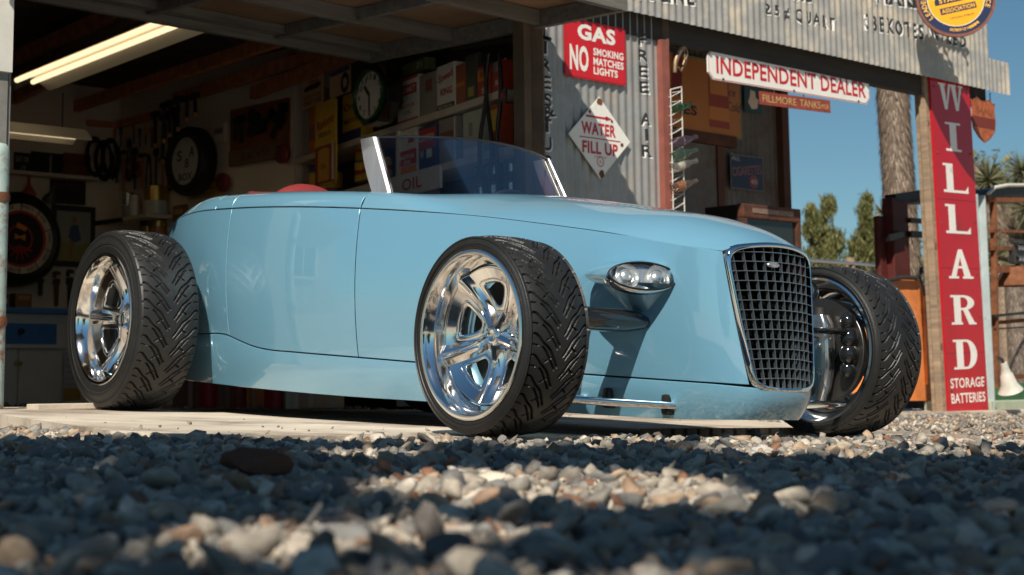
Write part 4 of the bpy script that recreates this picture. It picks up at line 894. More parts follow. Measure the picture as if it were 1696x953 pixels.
for k in range(13):
    y = rh * (k + .2) / 13; mb.tube([(-rw / 2, y, .05), (rw / 2, y + .05, .05)], .003, 6); mb.tube([(-rw / 2, y, .05), (-rw / 2, y, -.06)], .003, 6); mb.tube([(rw / 2, y + .05, .05), (rw / 2, y + .05, -.06)], .003, 6)
mb.build('rungs', rm, t)
def glassm(name, c):
    g_ = bpy.data.materials.new(name); g_.use_nodes = True; b_ = g_.node_tree.nodes['Principled BSDF']; b_.inputs['Base Color'].default_value = (*c, 1); b_.inputs['Transmission Weight'].default_value = .92; b_.inputs['Roughness'].default_value = .12; return g_
for (py, col, lab, liq) in ((232, (.34, .24, .30), 'pale purple glass bottle lying in the wire rack, topmost of the lower four', 0), (254, (.25, .40, .28), 'green glass bottle lying in the wire rack below the purple one', 0), (272, (.72, .70, .64), 'frosty clear bottle with white label lying in the wire rack', 1), (306, (.55, .45, .36), 'clear bottle with an orange label lying lowest in the wire rack', 2), (175, (.10, .26, .09), 'dark green bottle high in the top of the wire rack', 0)):
    sx, sz = RK.hit(1108, py + 4); b_ = thing('bottle', lab, 'bottle', RK.mat(sx + .05, sz, .03) @ Matrix.Rotation(R(16), 4, 'Z') @ Matrix.Rotation(R(90), 4, 'Y'), 'bottles in the wire rack')
    sc = 1.15 if py > 200 else .9
    mb = MB(); mb.lathe([(0, -.05), (.026, -.05), (.029, -.04), (.029, .055), (.024, .085), (.013, .125), (.0115, .155), (.015, .157), (.015, .168), (.010, .170), (0, .170)], 16, 0, Matrix.Diagonal((sc, sc, sc, 1))); mb.fixn().build('body', glassm('bottle_glass', col), b_, 50)
    if liq: mb = MB(); mb.lathe([(.0295, -.02), (.0295, .045)], 16); mb.build('label', M['white'] if liq == 1 else M['orange'], b_, 50)
# petrol nozzle on a hose under the beam
NZ = FAC.off(.06); nx, nz = NZ.hit(1118, 92); t = thing('fuel_nozzle', 'old petrol nozzle hanging by its hose from the beam beside the post', 'nozzle', NZ.mat(nx, nz, .03)); k = 1 / 2800 * 10.9
br = mat('worn_brass', (.30, .20, .12), .45, .7, var=.3, scale=30)
mb = MB(); mb.tube([(14*k, 22*k, 0), (6*k, 12*k, 0), (-2*k, 2*k, 0), (-9*k, -14*k, 0), (-11*k, -32*k, 0)], [6*k, 7*k, 6*k, 4.5*k, 3.5*k], 12); mb.build('spout', br, t, 60)
mb = MB(); mb.tube([(12*k, 16*k, .01), (20*k, 6*k, .01), (14*k, -12*k, .01), (2*k, -28*k, .01), (-5*k, -22*k, .01)], 2.0*k, 8); mb.tube([(8*k, 8*k, .02), (11*k, -6*k, .02), (4*k, -18*k, .02)], 1.6*k, 8); mb.build('guard', br, t, 60)
mb = MB(); mb.tube([(12*k, 20*k, 0), (26*k, 28*k, 0), (44*k, 32*k, -.02), (70*k, 26*k, -.1), (90*k, 30*k, -.25)], 5.5*k, 10); mb.build('hose', M['black'], t, 60)
# the porch: soft drink poster, small green sign, cigarette sign, rusty display cabinet
PS = PORCH.off(-.05)
bx = PS.box(1070, 95, 1226, 218); t, W_, H_ = board('drink_poster', 'large faded orange soft drink poster in a pale frame on the dark porch wall', 'poster', PS, bx, [mat('faded_orange', (.50, .19, .035), .5, var=.1, scale=2)], th=.02, border=(-.008, .02, mat('pale_green_frame', (.22, .22, .13), .6)))
mb = MB(); cx = .26 * W_
for x0, x1, y0, y1, mi in ((-.11, .11, -.40, .36, 0), (-.11, .11, -.30, -.12, 1), (-.095, .095, .05, .30, 1)): mb.box((cx + (x0 + x1) / 2 * W_, (y0 + y1) / 2 * H_, .001 + .0006 * mi), ((x1 - x0) * W_, (y1 - y0) * H_, .0008), mi)
mb.build('bottle_picture', [mat('dull_red', (.34, .05, .02), .5), M['orange']], t)
mb = MB(); mb.prism([(-.25 * W_, -.05 * H_), (-.14 * W_, -.05 * H_), (-.12 * W_, .5 * H_), (-.22 * W_, .5 * H_)], .0005, .0015); mb.build('stripe', mat('deep_red', (.22, .02, .02), .5), t)
words(t, [('Ice', .40 * W_, .12 * H_, .09 * W_, .11 * H_, 0, 0, .25), ('Cold', .42 * W_, -.08 * H_, .15 * W_, .13 * H_, 0, 0, .25), ('CHES', -.16 * W_, -.22 * H_, .36 * W_, .13 * H_, .03)], M['black'])
bx = PS.box(1233, 145, 1262, 188); t, W_, H_ = board('animal_sign', 'small dark green enamel sign with a white shape beside the orange poster', 'sign', PS, bx, [mat('dull_green', (.02, .055, .035), .4)], th=.006, round_=.02)
mb = MB(); mb.prism([(-.3*W_, -.1*H_), (-.1*W_, -.35*H_), (.2*W_, -.3*H_), (.3*W_, .05*H_), (.15*W_, .1*H_), (.1*W_, .35*H_), (-.15*W_, .38*H_), (-.2*W_, .1*H_)], .0004, .0012); mb.build('picture', M['peg'], t)
bx = PS.box(1210, 258, 1264, 315); t, W_, H_ = board('cigarette_sign', 'dark blue sign for all cigarettes with a red round 40 on the porch wall', 'sign', PS, bx, [mat('dull_navy', (.02, .03, .065), .45, var=.2)], th=.006, border=(.0, .006, mat('sign_edge', (.25, .22, .2), .5)))
words(t, [('ALL', -.33 * W_, .38 * H_, .26 * W_, .12 * H_, .02)], mat('pale_lettering', (.42, .40, .36), .5))
words(t, [('CIGARETTES', .0 * W_, .06 * H_, .90 * W_, .26 * H_, .01, .12)], mat('rose_lettering', (.30, .12, .13), .5)); mb = MB(); mb.prism([(.2*W_ + .2*H_*math.cos(a), -.24*H_ + .2*H_*math.sin(a)) for a in np.linspace(0, 2*PI, 25)[:-1]], .0004, .0012); mb.build('disc', mat('rose_disc', (.24, .05, .045), .5), t)
words(t, [('40', .2 * W_, -.24 * H_, .2 * W_, .15 * H_, .02)], mat('pale_digits', (.42, .40, .36), .5), 'digits', .002)
DP = FAC.off(.35); a0 = DP.hit(1236, 370)[0]; a1 = DP.hit(1331, 370)[0]; zt = DP.hit(1290, 342)[1]; dw = a1 - a0
rs2 = mat('dark_rust', (.085, .028, .014), .8, var=.5, scale=14, bump=.2)
t = thing('display_cabinet', 'rusty dark display cabinet with a dim glass front standing under the porch', 'cabinet', DP.mat((a0 + a1) / 2, -.07, -.2))
mb = MB(); h_ = zt + .07
mb.box((0, h_ / 2, -.02), (dw - .01, h_ - .01, .3)); mb.build('body', M['black'], t)
mb = MB(); mb.box((0, h_ - .05, .15), (dw, .10, .06), bev=.01); mb.box((-dw / 2 + .022, h_ / 2 - .05, .15), (.044, h_ - .1, .05)); mb.box((dw / 2 - .022, h_ / 2 - .05, .15), (.044, h_ - .1, .05)); mb.box((0, .3, .15), (dw - .088, .6, .04)); mb.build('frame', rs2, t)
mb = MB(); mb.box((0, h_ - .045, .182), (dw * .7, .035, .004)); mb.build('nameplate', mat('faded_plate', (.20, .13, .10), .6, var=.4, scale=40), t)
mb = MB(); mb.box((0, (h_ - .1 + .6) / 2, .15), (dw - .088, h_ - .7, .006)); gp = mat('dim_glass', (.02, .022, .018), .06); mb.build('glass_front', gp, t)
# pale green plinth, pale blue channel post on the right
CP = FAC.off(-.05); a0, zt = CP.hit(1630, 322); a1 = CP.hit(1641, 500)[0] ; zb0 = CP.hit(1634, 690)[1]
t = thing('channel_post', 'flaking pale blue steel channel post right of the red battery board', 'post', CP.mat(a0, zb0))
mb = MB(); mb.box((.0, (zt - zb0) / 2, -.09), (.10, zt - zb0, .012)); mb.box((.056, (zt - zb0) / 2, -.06), (.012, zt - zb0, .07)); mb.box((-.056, (zt - zb0) / 2, -.06), (.012, zt - zb0, .07)); mb.build('channel', mat('pale_blue_paint', (.40, .46, .46), .55, var=.15, scale=6, col2=(.2, .1, .05), thr=.68, soft=.05), t)
PP = FAC.off(-.02); a0, zt = PP.hit(1641, 664); zb0 = PP.hit(1641, 690)[1]
t = thing('plinth', 'low pale green concrete plinth under the rusty truck parts', 'plinth', PP.mat(a0, zb0 - .05)); mb = MB(); mb.box((1.2, (zt - zb0) / 2 + .025, -.3), (2.4, zt - zb0 + .05, .6), bev=.01); mb.build('block', mat('pale_green_concrete', (.36, .40, .29), .8, var=.15, scale=6), t)

# rusty truck cab behind the red board
TR = FAC.off(.55); rc = mat('rusty_orange_panel', (.72, .23, .06), .5, var=.25, scale=5, col2=(.22, .07, .03), thr=.66, soft=.10); rd = mat('oxide_red', (.075, .012, .009), .6, var=.3, scale=8)
def PX(pl, px, py, out=0.): s_, z_ = pl.hit(px, py); return Vector((s_, z_, out))
t = thing('truck_cab', 'rusty vintage truck cab with orange cowl and bare pillars behind the red battery board', 'truck', TR.mat(0, 0))
mb = MB(); pts = [PX(TR, 1452, 472), PX(TR, 1482, 463), PX(TR, 1520, 462), PX(TR, 1534, 478), PX(TR, 1540, 560), PX(TR, 1546, 664), PX(TR, 1440, 664)]; mb.prism([(p.x, p.y) for p in pts], -.5, 0); mb.box((PX(TR, 1531, 560).x, PX(TR, 1531, 560).y, .012), (.03, .75, .02)); mb.build('cowl', rc, t)
mb = MB(); q0, q1 = PX(TR, 1480, 345), PX(TR, 1506, 345); yb = PX(TR, 1490, 464).y; yt = PX(TR, 1490, 328).y
mb.box(((q0.x + q1.x) / 2, (yb + yt) / 2, -.06), (q1.x - q0.x, yt - yb, .10), bev=.01); q2 = PX(TR, 1478, 400); mb.box((q2.x - .02, (yb + q2.y) / 2 + .06, -.1), (.10, q2.y - yb + .3, .06), bev=.02); mb.build('pillar', rd, t)
mb = MB(); p0, p1 = PX(TR, 1488, 328), PX(TR, 1540, 316); mb.bar(p0 + Vector((-.02, .0, -.06)), p1 + Vector((.1, 0, -.06)), .1, .06, up=(0, 1, 0))
p2 = PX(TR, 1466, 395); mb.bar(p2 + Vector((0, 0, .02)), PX(TR, 1490, 388, .02), .05, .05, up=(0, 1, 0)); mb.bar(PX(TR, 1505, 388), PX(TR, 1545, 390), .05, .05, up=(0, 1, 0)); mb.bar(PX(TR, 1505, 365), PX(TR, 1545, 368), .04, .04, up=(0, 1, 0)); mb.box((PX(TR, 1520, 430).x, PX(TR, 1520, 430).y, -.2), (.18, .25, .1), bev=.03); mb.build('brackets', M['black'], t)
mb = MB(); mb.tube([PX(TR, 1462, 466, .02), PX(TR, 1490, 460, .03), PX(TR, 1512, 461, .03), PX(TR, 1522, 452, .02), PX(TR, 1526, 445, 0)], .018, 8); mb.tube([PX(TR, 1514, 455, .04), PX(TR, 1520, 470, .04), PX(TR, 1526, 490, .03)], .012, 8); mb.build('hood_latch', M['steel'], t, 60)
# the frame at the right edge: truck roof and windscreen bars
T3 = FAC.off(.25)
t = thing('derelict_truck', 'rusty open truck cab frame with black roof edge at the right of the plinth', 'truck', T3.mat(0, 0))
mb = MB(); P_ = [PX(T3, 1628, 322), PX(T3, 1638, 312), PX(T3, 1660, 308), PX(T3, 1720, 308), PX(T3, 1800, 312)]; mb.tube([p + Vector((0, 0, .05)) for p in P_], .016, 8); mb.build('roof_edge', mat('pale_roof_edge', (.50, .48, .42), .5), t, 60)
mb = MB(); mb.prism([(p.x, p.y - .01) for p in P_] + [(PX(T3, 1800, 326).x, PX(T3, 1800, 326).y), (PX(T3, 1632, 326).x, PX(T3, 1632, 326).y)], -.8, .03); mb.build('roof', M['black'], t)
mb = MB()
for (x0, y0, x1, y1, th_) in ((1632, 330, 1800, 330, .055), (1640, 383, 1800, 386, .022), (1640, 412, 1800, 412, .03), (1648, 446, 1668, 446, .06)):
    mb.bar(PX(T3, x0, y0), PX(T3, x1, y1), .05, th_, up=(0, 1, 0))
q = PX(T3, 1645, 330); q2 = PX(T3, 1650, 660); mb.bar(q, q2, .03, .05, up=(0, 0, 1)); mb.bar(PX(T3, 1640, 536, -.05), PX(T3, 1800, 522, -.05), .07, .03, up=(0, 1, 0)); mb.bar(PX(T3, 1644, 625, -.1), PX(T3, 1800, 622, -.1), .05, .04, up=(0, 1, 0)); mb.build('bars', M['rust'], t)
mb = MB(); mb.bar(PX(T3, 1640, 524, .01), PX(T3, 1800, 508, .01), .06, .02, up=(0, 1, 0)); mb.bar(PX(T3, 1646, 545, .01), PX(T3, 1800, 536, .01), .02, .012, up=(0, 1, 0)); mb.build('trim', M['black'], t)
t = thing('coin_changer', 'small metal coin changer with white rolls on the bar of the truck frame', 'coin changer', T3.mat(*T3.hit(1681, 412), .02)); k = 12.9 / 2800
mb = MB(); mb.box((0, -14*k, 0), (40*k, 30*k, .06), bev=.01); mb.box((0, 12*k, 0), (34*k, 8*k, .05), bev=.008); mb.tube([(0, -28*k, 0), (0, -44*k, 0)], 5*k, 10); mb.build('body', M['steel'], t)
for y in (0, -20): 
    for x in (-11, 0, 11): mb = MB(); mb.lathe([(4.6*k, -9*k), (4.6*k, 9*k), (0, 9*k)], 12, 0, Matrix.Translation((x*k, y*k, .035)) @ Matrix.Rotation(R(90), 4, 'Y') @ Matrix.Diagonal((1, 1, .5, 1))); mb.build('roll', M['tin'], t, 50)
sx, sz = T3.hit(1683, 474); t = thing('dome_shade', 'rusty domed lamp shade hanging under the coin changer', 'lamp shade', T3.mat(sx, sz, .0) @ Matrix.Rotation(R(-90), 4, 'X')); mb = MB(); mb.lathe([(.0, .17), (.04, .17), (.08, .15), (.13, .10), (.16, .03), (.165, 0), (.155, 0), (.12, .1), (.06, .14), (0, .15)], 24); mb.fixn().build('shade', M['rust'], t, 50)
HL = FAC.off(-.25); sx, sz = HL.hit(1672, 640); t = thing('horn_lamp', 'pale grey bell-shaped floodlight lying tilted against the plinth', 'lamp', HL.mat(sx, sz, .0) @ Matrix.Rotation(R(22), 4, 'Z') @ Matrix.Rotation(R(-90), 4, 'X')); k = 12.3 / 2800
mb = MB(); mb.lathe([(0, 44*k), (6*k, 44*k), (7*k, 34*k), (9*k, 24*k), (11*k, 22*k), (14*k, 4*k), (20*k, -6*k), (22*k, -9*k), (20*k, -9*k), (12*k, 4*k), (0, 8*k)], 24); mb.fixn().build('bell', mat('pale_enamel', (.52, .50, .43), .45, var=.15, scale=10), t, 50)
mb = MB(); mb.tube([(0, 0, 42*k), (-3*k, 0, 52*k), (-10*k, 4*k, 58*k)], 3*k, 8); mb.build('swivel', M['steel'], t, 60)
GP = FAC.off(.05); t = thing('green_fender', 'dark green curved fender lying on the plinth behind the bell lamp', 'fender', GP.mat(0, 0)); mb = MB(); pp = [PX(GP, 1640, 664), PX(GP, 1655, 652), PX(GP, 1690, 640), PX(GP, 1740, 634), PX(GP, 1780, 640), PX(GP, 1790, 664)]; mb.prism([(p.x, p.y) for p in pp], -.35, 0); mb.build('panel', mat('dark_green_paint', (.03, .10, .035), .4, var=.2), t)
# chain-link fence and pale panel behind
FN = FAC.off(3.2); t = thing('chain_link_fence', 'chain-link fence with timber posts standing behind the truck frame', 'fence', FN.mat(0, 0)); f0_, f1_ = FN.hit(1320, 500)[0], FN.hit(1820, 500)[0]; zt = FN.hit(1660, 455)[1]
mb = MB(); st = .075; hgt = zt + .15
n = int((f1_ - f0_) / st)
for i in range(n):
    x = f0_ + i * st
    for sgn in (-1, 1):
        pts = [Vector((x + sgn * (st / 2 if j % 2 else 0), -.15 + j * st / 2, .003 * (1 if (j % 2) else -1))) for j in range(int(hgt / st * 2) + 1)]; mb.tube(pts, .0022, 3, caps=False)
mb.build('mesh', M['tin'], t)
for px in (1420, 1668, 1760): s_ = FN.hit(px, 600)[0]; mb = MB(); mb.tube([(s_, -.2, -.04), (s_, zt + .06, -.04)], .05, 10); mb.build('post', M['wood'], t, 60)
mb = MB(); mb.tube([(f0_, zt, 0), (f1_, zt, 0)], .018, 8); mb.build('rail', M['tin'], t, 60)
WPn = FAC.off(6.); a0, zt = WPn.hit(1600, 536); zb0 = WPn.hit(1600, 592)[1]; t = thing('pale_trailer', 'pale blue-white trailer side seen through the chain-link fence', 'trailer', WPn.mat(a0, zb0)); mb = MB(); hh = zt - zb0; mb.box((2., hh / 2, -1), (4.2, hh, 2), bev=.04); mb.build('body', mat('pale_blue_white', (.50, .56, .60), .5, var=.06), t)
mb = MB()
for k_ in range(8): mb.box((.2 + .5 * k_, hh / 2, .004), (.02, hh * .92, .008))
mb.build('ribs', M['grey'], t)
for k_ in (.8, 3.2): mb = MB(); mb.lathe([(.05, -.1), (.34, -.1), (.36, -.06), (.36, .06), (.34, .1), (.05, .1)], 24, 0, Matrix.Translation((k_, -.05, -.2))); mb.build('wheel', M['rubber'], t, 40)
# weathered turquoise bollard in front of the jamb
BP = FAC.off(-.25); sx, sz = BP.hit(-1, 236); t = thing('bollard', 'flaking turquoise pipe bollard with a round top beside the left jamb', 'bollard', BP.mat(sx, -.1) @ Matrix.Rotation(R(-90), 4, 'X')); hb = sz + .1
mb = MB(); mb.lathe([(.045, 0), (.045, hb - .05), (.042, hb - .025), (.03, hb - .008), (0, hb)], 20); mb.build('pipe', mat('flaking_turquoise', (.28, .36, .33), .7, var=.2, scale=14, col2=(.20, .09, .05), thr=.55, soft=.06), t, 50)
mb = MB()
for z in (.55, 1.08): mb.lathe([(.050, z), (.052, z + .02), (.050, z + .04)], 20)
mb.build('band', M['rust'], t, 50)
# a low doorstep slab behind the rear wheel
a0 = at_y(112, 676, 7.45); t = thing('wheel_stop', 'low cement block lying on the concrete pad behind the rear wheel', 'block', Matrix.Translation((a0.x, a0.y, pad_z(a0.x, a0.y))) @ Matrix.Rotation(R(44), 4, 'Z')); mb = MB(); mb.box((0, 0, .012), (.34, .10, .026), bev=.004); mb.build('block', M['concrete'], t)
# single stones that stand out
for px, py, Y, rx, col, lab in ((425, 766, 3.1, .075, (.11, .035, .012), 'large rusty brown rock lying among the grey gravel'), (814, 781, 2.95, .040, (.52, .45, .35), 'pale angular stone in the sunlit patch of gravel'), (679, 777, 2.95, .022, (.50, .46, .40), 'small white wedge of stone left of the pale angular one'), (1262, 727, 4.7, .032, (.42, .40, .37), 'rounded light stone at the edge of the gravel in front of the grille'), (152, 742, 3.9, .03, (.2, .2, .2), 'grey stone on the gravel in front of the rear wheel')):
    c = at_y(px, py, Y); vs, Fc = stone_variants(2, 1); V = vs[0] * np.array([rx, rx * .8, rx * .75]); t = bpy.data.objects.new
    mb = MB(); mb.add([Vector(v) for v in V], [list(f) for f in Fc]); o = mb.build('stone', mat('stone', col, .75, var=.25, scale=30, bump=.3), None, 40); o.location = (c.x, c.y, ground_z(c.x, c.y) + rx * .5); tag(o, lab, 'stone')

# timber drain boards lying on the pad under the nose
p0 = at_y(1075, 694, 6.05); p1 = at_y(1330, 699, 6.75); t = thing('drain_boards', 'row of short worn boards lying on the concrete pad under the nose', 'boards', Matrix.Translation((p0.x, p0.y, pad_z(p0.x, p0.y) + .012))); d = p1 - p0; d.z = pad_z(p1.x, p1.y) - pad_z(p0.x, p0.y); mb = MB()
for k_ in range(13): mb.bar(d * (k_ / 13 + .008), d * ((k_ + .82) / 13), .10, .024)
mb.build('slats', M['wood'], t)
# ------------------------------------------------------------------ workshop contents
FZ = .055
LT = mat('tube_glow', (1.0, .80, .48), .4, emit=.9)
# fluorescent fixtures
def fixture(A, B, wd, lab):
    c = (A + B) / 2; d = (B - A); L = d.length; d.normalize(); x = Vector((d.y, -d.x, 0)).normalized(); mt = Matrix((x, d, x.cross(d))).transposed().to_4x4(); mt.translation = c
    t = thing('ceiling_light', lab, 'light fixture', mt, 'fluorescent lights in the garage'); mb = MB()
    h = wd / 2; P = [(-h, -.03), (-h * .55, .03), (-h * .3, .055), (h * .3, .055), (h * .55, .03), (h, -.03), (h, -.022), (h * .5, .045), (h * .3, .07), (-h * .3, .07), (-h * .5, .045), (-h, -.022)]
    mb.prism(P, -L / 2, L / 2, 0, Matrix(((1, 0, 0, 0), (0, 0, 1, 0), (0, 1, 0, 0), (0, 0, 0, 1)))); mb.fixn().build('reflector', mat('white_reflector', (.70, .66, .60), .4), t)
    for s_ in (-1, 1): mb = MB(); mb.tube([(s_ * h * .3, -L / 2 + .04, .018), (s_ * h * .3, L / 2 - .04, .018)], .019, 12); mb.build('tube', LT, t, 60)
    mb = MB()
    for y in (-.3, .3): mb.tube([(0, y * L, .06), (0, y * L, .35)], .006, 6)
    mb.build('hanger', M['steel'], t)
a_, b_, c_, d_ = [at_z(*p, 2.52) for p in ((12, 134), (215, 50), (290, 60), (70, 143))]
fixture((a_ + d_) / 2 - ((b_ - a_) * .02), (b_ + c_) / 2 + (b_ - a_) * .35, (a_ - d_).length * 1.35, 'long white twin tube light hanging near the raised door')
q1 = BACK.off(-1.3); s0, z0 = q1.hit(-40, 212); s1, z1 = q1.hit(137, 224); p0 = q1.mat(s0, z0).translation; p1 = q1.mat(s1, z0).translation; fixture(p0, p1, .30, 'white twin tube light low against the back wall of the garage')
# shelving
SH = SHELF
shm = mat('pale_shelf_paint', (.68, .58, .48), .6, var=.12, scale=8)
t = thing('shelving', 'pale painted open shelving along the right wall filled with oil tins', 'shelves', SH.mat(0, 0)); e0, e1 = SH.hit(484, 240)[0], SH.hit(834, 150)[0]
zA = (SH.hit(560, 236)[1] + SH.hit(800, 163)[1]) / 2; zB = (SH.hit(740, 268)[1] + SH.hit(785, 258)[1]) / 2; zC = zB - .42; zT = SH.hit(540, 112)[1]
TKS = .045
for z in (zA, zB, zC, zC - .45, .25): mb = MB(); mb.box(((e0 + e1) / 2, z - TKS / 2, -.16), (e1 - e0, TKS, .32)); mb.build('shelf', shm, t)
mb = MB(); mb.box(((e0 + SH.hit(600, 100)[0]) / 2 - .1, zT, .01), (SH.hit(600, 100)[0] - e0 + .2, .06, .04)); mb.build('top_rail', shm, t)
zU = SH.hit(484, 140)[1]
for px, z1_ in ((481, zU), (657, zA)): s_ = SH.hit(px, 250)[0]; mb = MB(); mb.box((s_, (FZ + z1_) / 2, -.16), (.035, z1_ - FZ, .318)); mb.build('upright', shm, t)
_tm = {}
def cm(c, rough=.38):
    c = tuple(min(.8, x * 1.55) for x in c); k = tuple(c)  # brightens the workshop goods in place of missing indoor light
    if k not in _tm: _tm[k] = mat('tin_paint', c, rough, var=.10, scale=14, col2=tuple(min(1, x * .5 + .03) for x in c), thr=.72, soft=.08)
    return _tm[k]
WH, RD, YL, NV, BK, GY, OR, GN = (.55, .50, .44), (.36, .02, .02), (.55, .33, .03), (.02, .035, .12), (.015, .015, .015), (.20, .18, .16), (.50, .17, .02), (.12, .15, .06)
def tin(px, col, lab, txt=(), bands=(), dep=.10, pl=None, zf=None, cap=True, name='oil_tin', cat='oil tin', grp='oil tins on the shelves', out=-.02):
    pl = pl or SH; cx, cz, w_, h_ = pl.box(*px)
    if zf is not None: top = cz + h_ / 2; cz = (top + zf) / 2; h_ = top - zf
    t = thing(name, lab, cat, pl.mat(cx, cz, out), grp); mb = MB(); mb.box((0, 0, -dep / 2), (w_, h_, dep), bev=.006); mb.build('body', cm(col), t)
    for (x, y, bw, bh, c) in bands: mb = MB(); mb.box((x * w_, y * h_, .0005), (bw * w_, bh * h_, .0014)); mb.build('band', cm(c), t)
    by = {}
    for (s_, x, y, tw, th_, c, *rest) in txt: by.setdefault(tuple(c), []).append((s_, x * w_, y * h_, tw * w_, th_ * h_, *(rest or (.02,))))
    for c, its in by.items(): words(t, its, cm(c), z=.0020)
    if cap: mb = MB(); mb.lathe([(.014, h_ / 2 - .002), (.014, h_ / 2 + .012), (0, h_ / 2 + .012)], 12, 0, Matrix.Translation((w_ * .25, 0, -dep / 2)) @ Matrix(((1, 0, 0, 0), (0, 0, 1, 0), (0, -1, 0, 0), (0, 0, 0, 1)))); mb.build('cap', M['tin'], t, 50)
    return t
tin((654, 128, 688, 192), WH, 'white oil tin with a red comet band on the upper shelf right of the clock', [('COMET', 0, .22, .78, .13, WH), ('MOTOR', 0, -.14, .7, .08, RD), ('OIL', 0, -.28, .4, .08, RD)], [(0, .22, .86, .22, RD), (0, .46, .98, .05, RD), (0, -.46, .98, .05, RD)], zf=zA)
tin((690, 121, 717, 184), GY, 'plain dark grey oil tin with a faint red mark on the upper shelf', [], [(.1, .2, .4, .28, (.18, .05, .04))], zf=zA)
tin((719, 106, 748, 175), WH, 'white oil tin with red speed king lettering and a black foot on the upper shelf', [('Speed', 0, .22, .85, .22, RD, .02, .1, .2), ('KING', .05, -.10, .66, .16, RD, .03), ('MOTOR OIL', 0, -.43, .8, .06, WH)], [(0, -.43, .98, .12, BK)], zf=zA)
tin((750, 106, 765, 166), (.26, .07, .03), 'narrow red-brown tin squeezed beside the white speed tin', [], [(0, 0, .9, .1, OR)], zf=zA)
tin((766, 90, 784, 158), (.05, .05, .04), 'tall blackish tin with a small yellow mark on the upper shelf', [], [(0, -.3, .5, .2, (.3, .26, .05))], zf=zA)
tin((786, 108, 806, 154), (.34, .04, .02), 'red tin with an orange top and pale label on the upper shelf', [('S', 0, -.3, .25, .18, WH)], [(0, .2, .95, .35, OR), (0, .22, .6, .2, (.30, .33, .30))], zf=zA)
tin((810, 100, 826, 150), (.30, .03, .02), 'red tin at the near end of the upper shelf', [('5', 0, -.2, .35, .15, WH)], [(0, .3, .8, .3, GY)], zf=zA)
tin((655, 214, 686, 283), WH, 'white over red oil tin with an orange foot on the second shelf', [('MOTOR', 0, -.12, .75, .09, WH), ('OIL', 0, -.24, .4, .09, WH)], [(0, -.14, .96, .34, RD), (0, -.41, .96, .16, OR), (.2, .25, .3, .15, RD)], zf=zB)
tin((689, 208, 718, 276), NV, 'blue and red oil tin beside the white over red one on the second shelf', [('DIFFER', 0, .22, .85, .14, WH), ('W', -.3, -.15, .2, .2, WH)], [(0, .2, .96, .45, RD), (.1, -.15, .3, .2, WH)], zf=zB)
tin((722, 195, 750, 268), GY, 'grey tin with a dim red mark in the middle of the second shelf', [], [(0, .1, .8, .2, (.16, .04, .04)), (.44, 0, .06, .95, WH)], zf=zB)
tin((762, 183, 795, 262), (.34, .35, .28), 'pale grey-green tin with a dark figure on the second shelf', [], [(-.1, .1, .2, .3, GY), (0, -.38, .96, .14, WH)], zf=zB)
tin((805, 172, 822, 225), (.30, .05, .02), 'red tin with a yellow disc at the near end of the second shelf', [], [(0, .15, .8, .45, YL)], zf=zB)
tin((563, 153, 594, 218), YL, 'yellow motor oil tin with a navy foot left of the clock', [('Oreo', 0, .22, .8, .16, BK), ('MOTOR', 0, -.08, .8, .09, BK)], [(0, -.38, .98, .2, NV)], zf=zA)
tin((508, 166, 530, 240), OR, 'tall orange carton on the upper shelf behind the thermometer', [], [(-.2, -.1, .5, .3, (.30, .12, .14))], zf=zA, cap=False, name='carton', cat='carton', grp=None)
# drum-shaped cans
def can(px, pl, lab, bands, grp, out=-.08, zf=None, lid=True):
    cx, cz, w_, h_ = pl.box(*px)
    if zf is not None: top = cz + h_ / 2; cz = (top + zf) / 2; h_ = top - zf
    r = w_ / 2; t = thing('oil_can', lab, 'can', pl.mat(cx, cz, out - r) @ Matrix.Rotation(R(-90), 4, 'X'), grp)
    prof = []; mis = []; ms_ = [M['tin']]
    mb = MB(); mb.lathe([(0, -h_/2), (r, -h_/2), (r * 1.03, -h_/2 + .004), (r, -h_/2 + .008)], 24, 0)
    for a_, b_, c in bands:
        ms_.append(c if not isinstance(c, tuple) else cm(c, .25)); mb.lathe([(r, -h_/2 + .008 + (h_ - .016) * a_), (r, -h_/2 + .008 + (h_ - .016) * b_)], 24, len(ms_) - 1)
    mb.lathe([(r, h_/2 - .008), (r * 1.03, h_/2 - .004), (r, h_/2), (r * .93, h_/2 - .004), (0, h_/2 - .004)], 24, 0); mb.build('body', ms_, t, 40); return t
gY = 'yellow cans on the lower left shelf'
can((491, 175, 506, 204), SH, 'black can with a yellow top label standing on the other can, upper shelf left end', [(0, .35, BK), (.35, .9, YL), (.9, 1, BK)], None)
can((491, 204, 506, 237), SH, 'red and black can under the yellow-labelled can, upper shelf left end', [(0, .5, (.28, .03, .02)), (.5, 1, BK)], None, zf=zA)
can((489, 256, 503, 285), SH, 'dark blue can with a yellow label stacked on the yellow cans, lower left shelf', [(0, .4, NV), (.4, .9, YL), (.9, 1, NV)], None)
can((505, 255, 518, 283), SH, 'plain black can stacked on the yellow cans, lower left shelf', [(0, 1, BK)], None)
for i, x in enumerate((490, 503, 515)): can((x, 285 - i, x + 12, 318 - i), SH, ('first', 'second', 'third')[i] + ' small yellow can from the left in the row under the dark cans', [(0, .12, (.3, .03, .02)), (.12, 1, YL)], gY)
for i, x in enumerate((567, 579, 590)): can((x, 237 - 3 * i, x + 11, 268 - 3 * i), SH, ('leftmost', 'middle', 'rightmost')[i] + ' olive yellow can of the upper row beside the thermometer', [(0, .5, (.30, .20, .03)), (.5, .7, RD), (.7, 1, (.35, .24, .03))], gY)
for i, x in enumerate((566, 578, 590, 602)): can((x, 268 - 3 * i, x + 11, 302 - 3 * i), SH, ('first', 'second', 'third', 'fourth')[i] + ' bright yellow and red can from the left, just above the white banner', [(0, .35, YL), (.35, .6, RD), (.6, 1, YL)], gY)
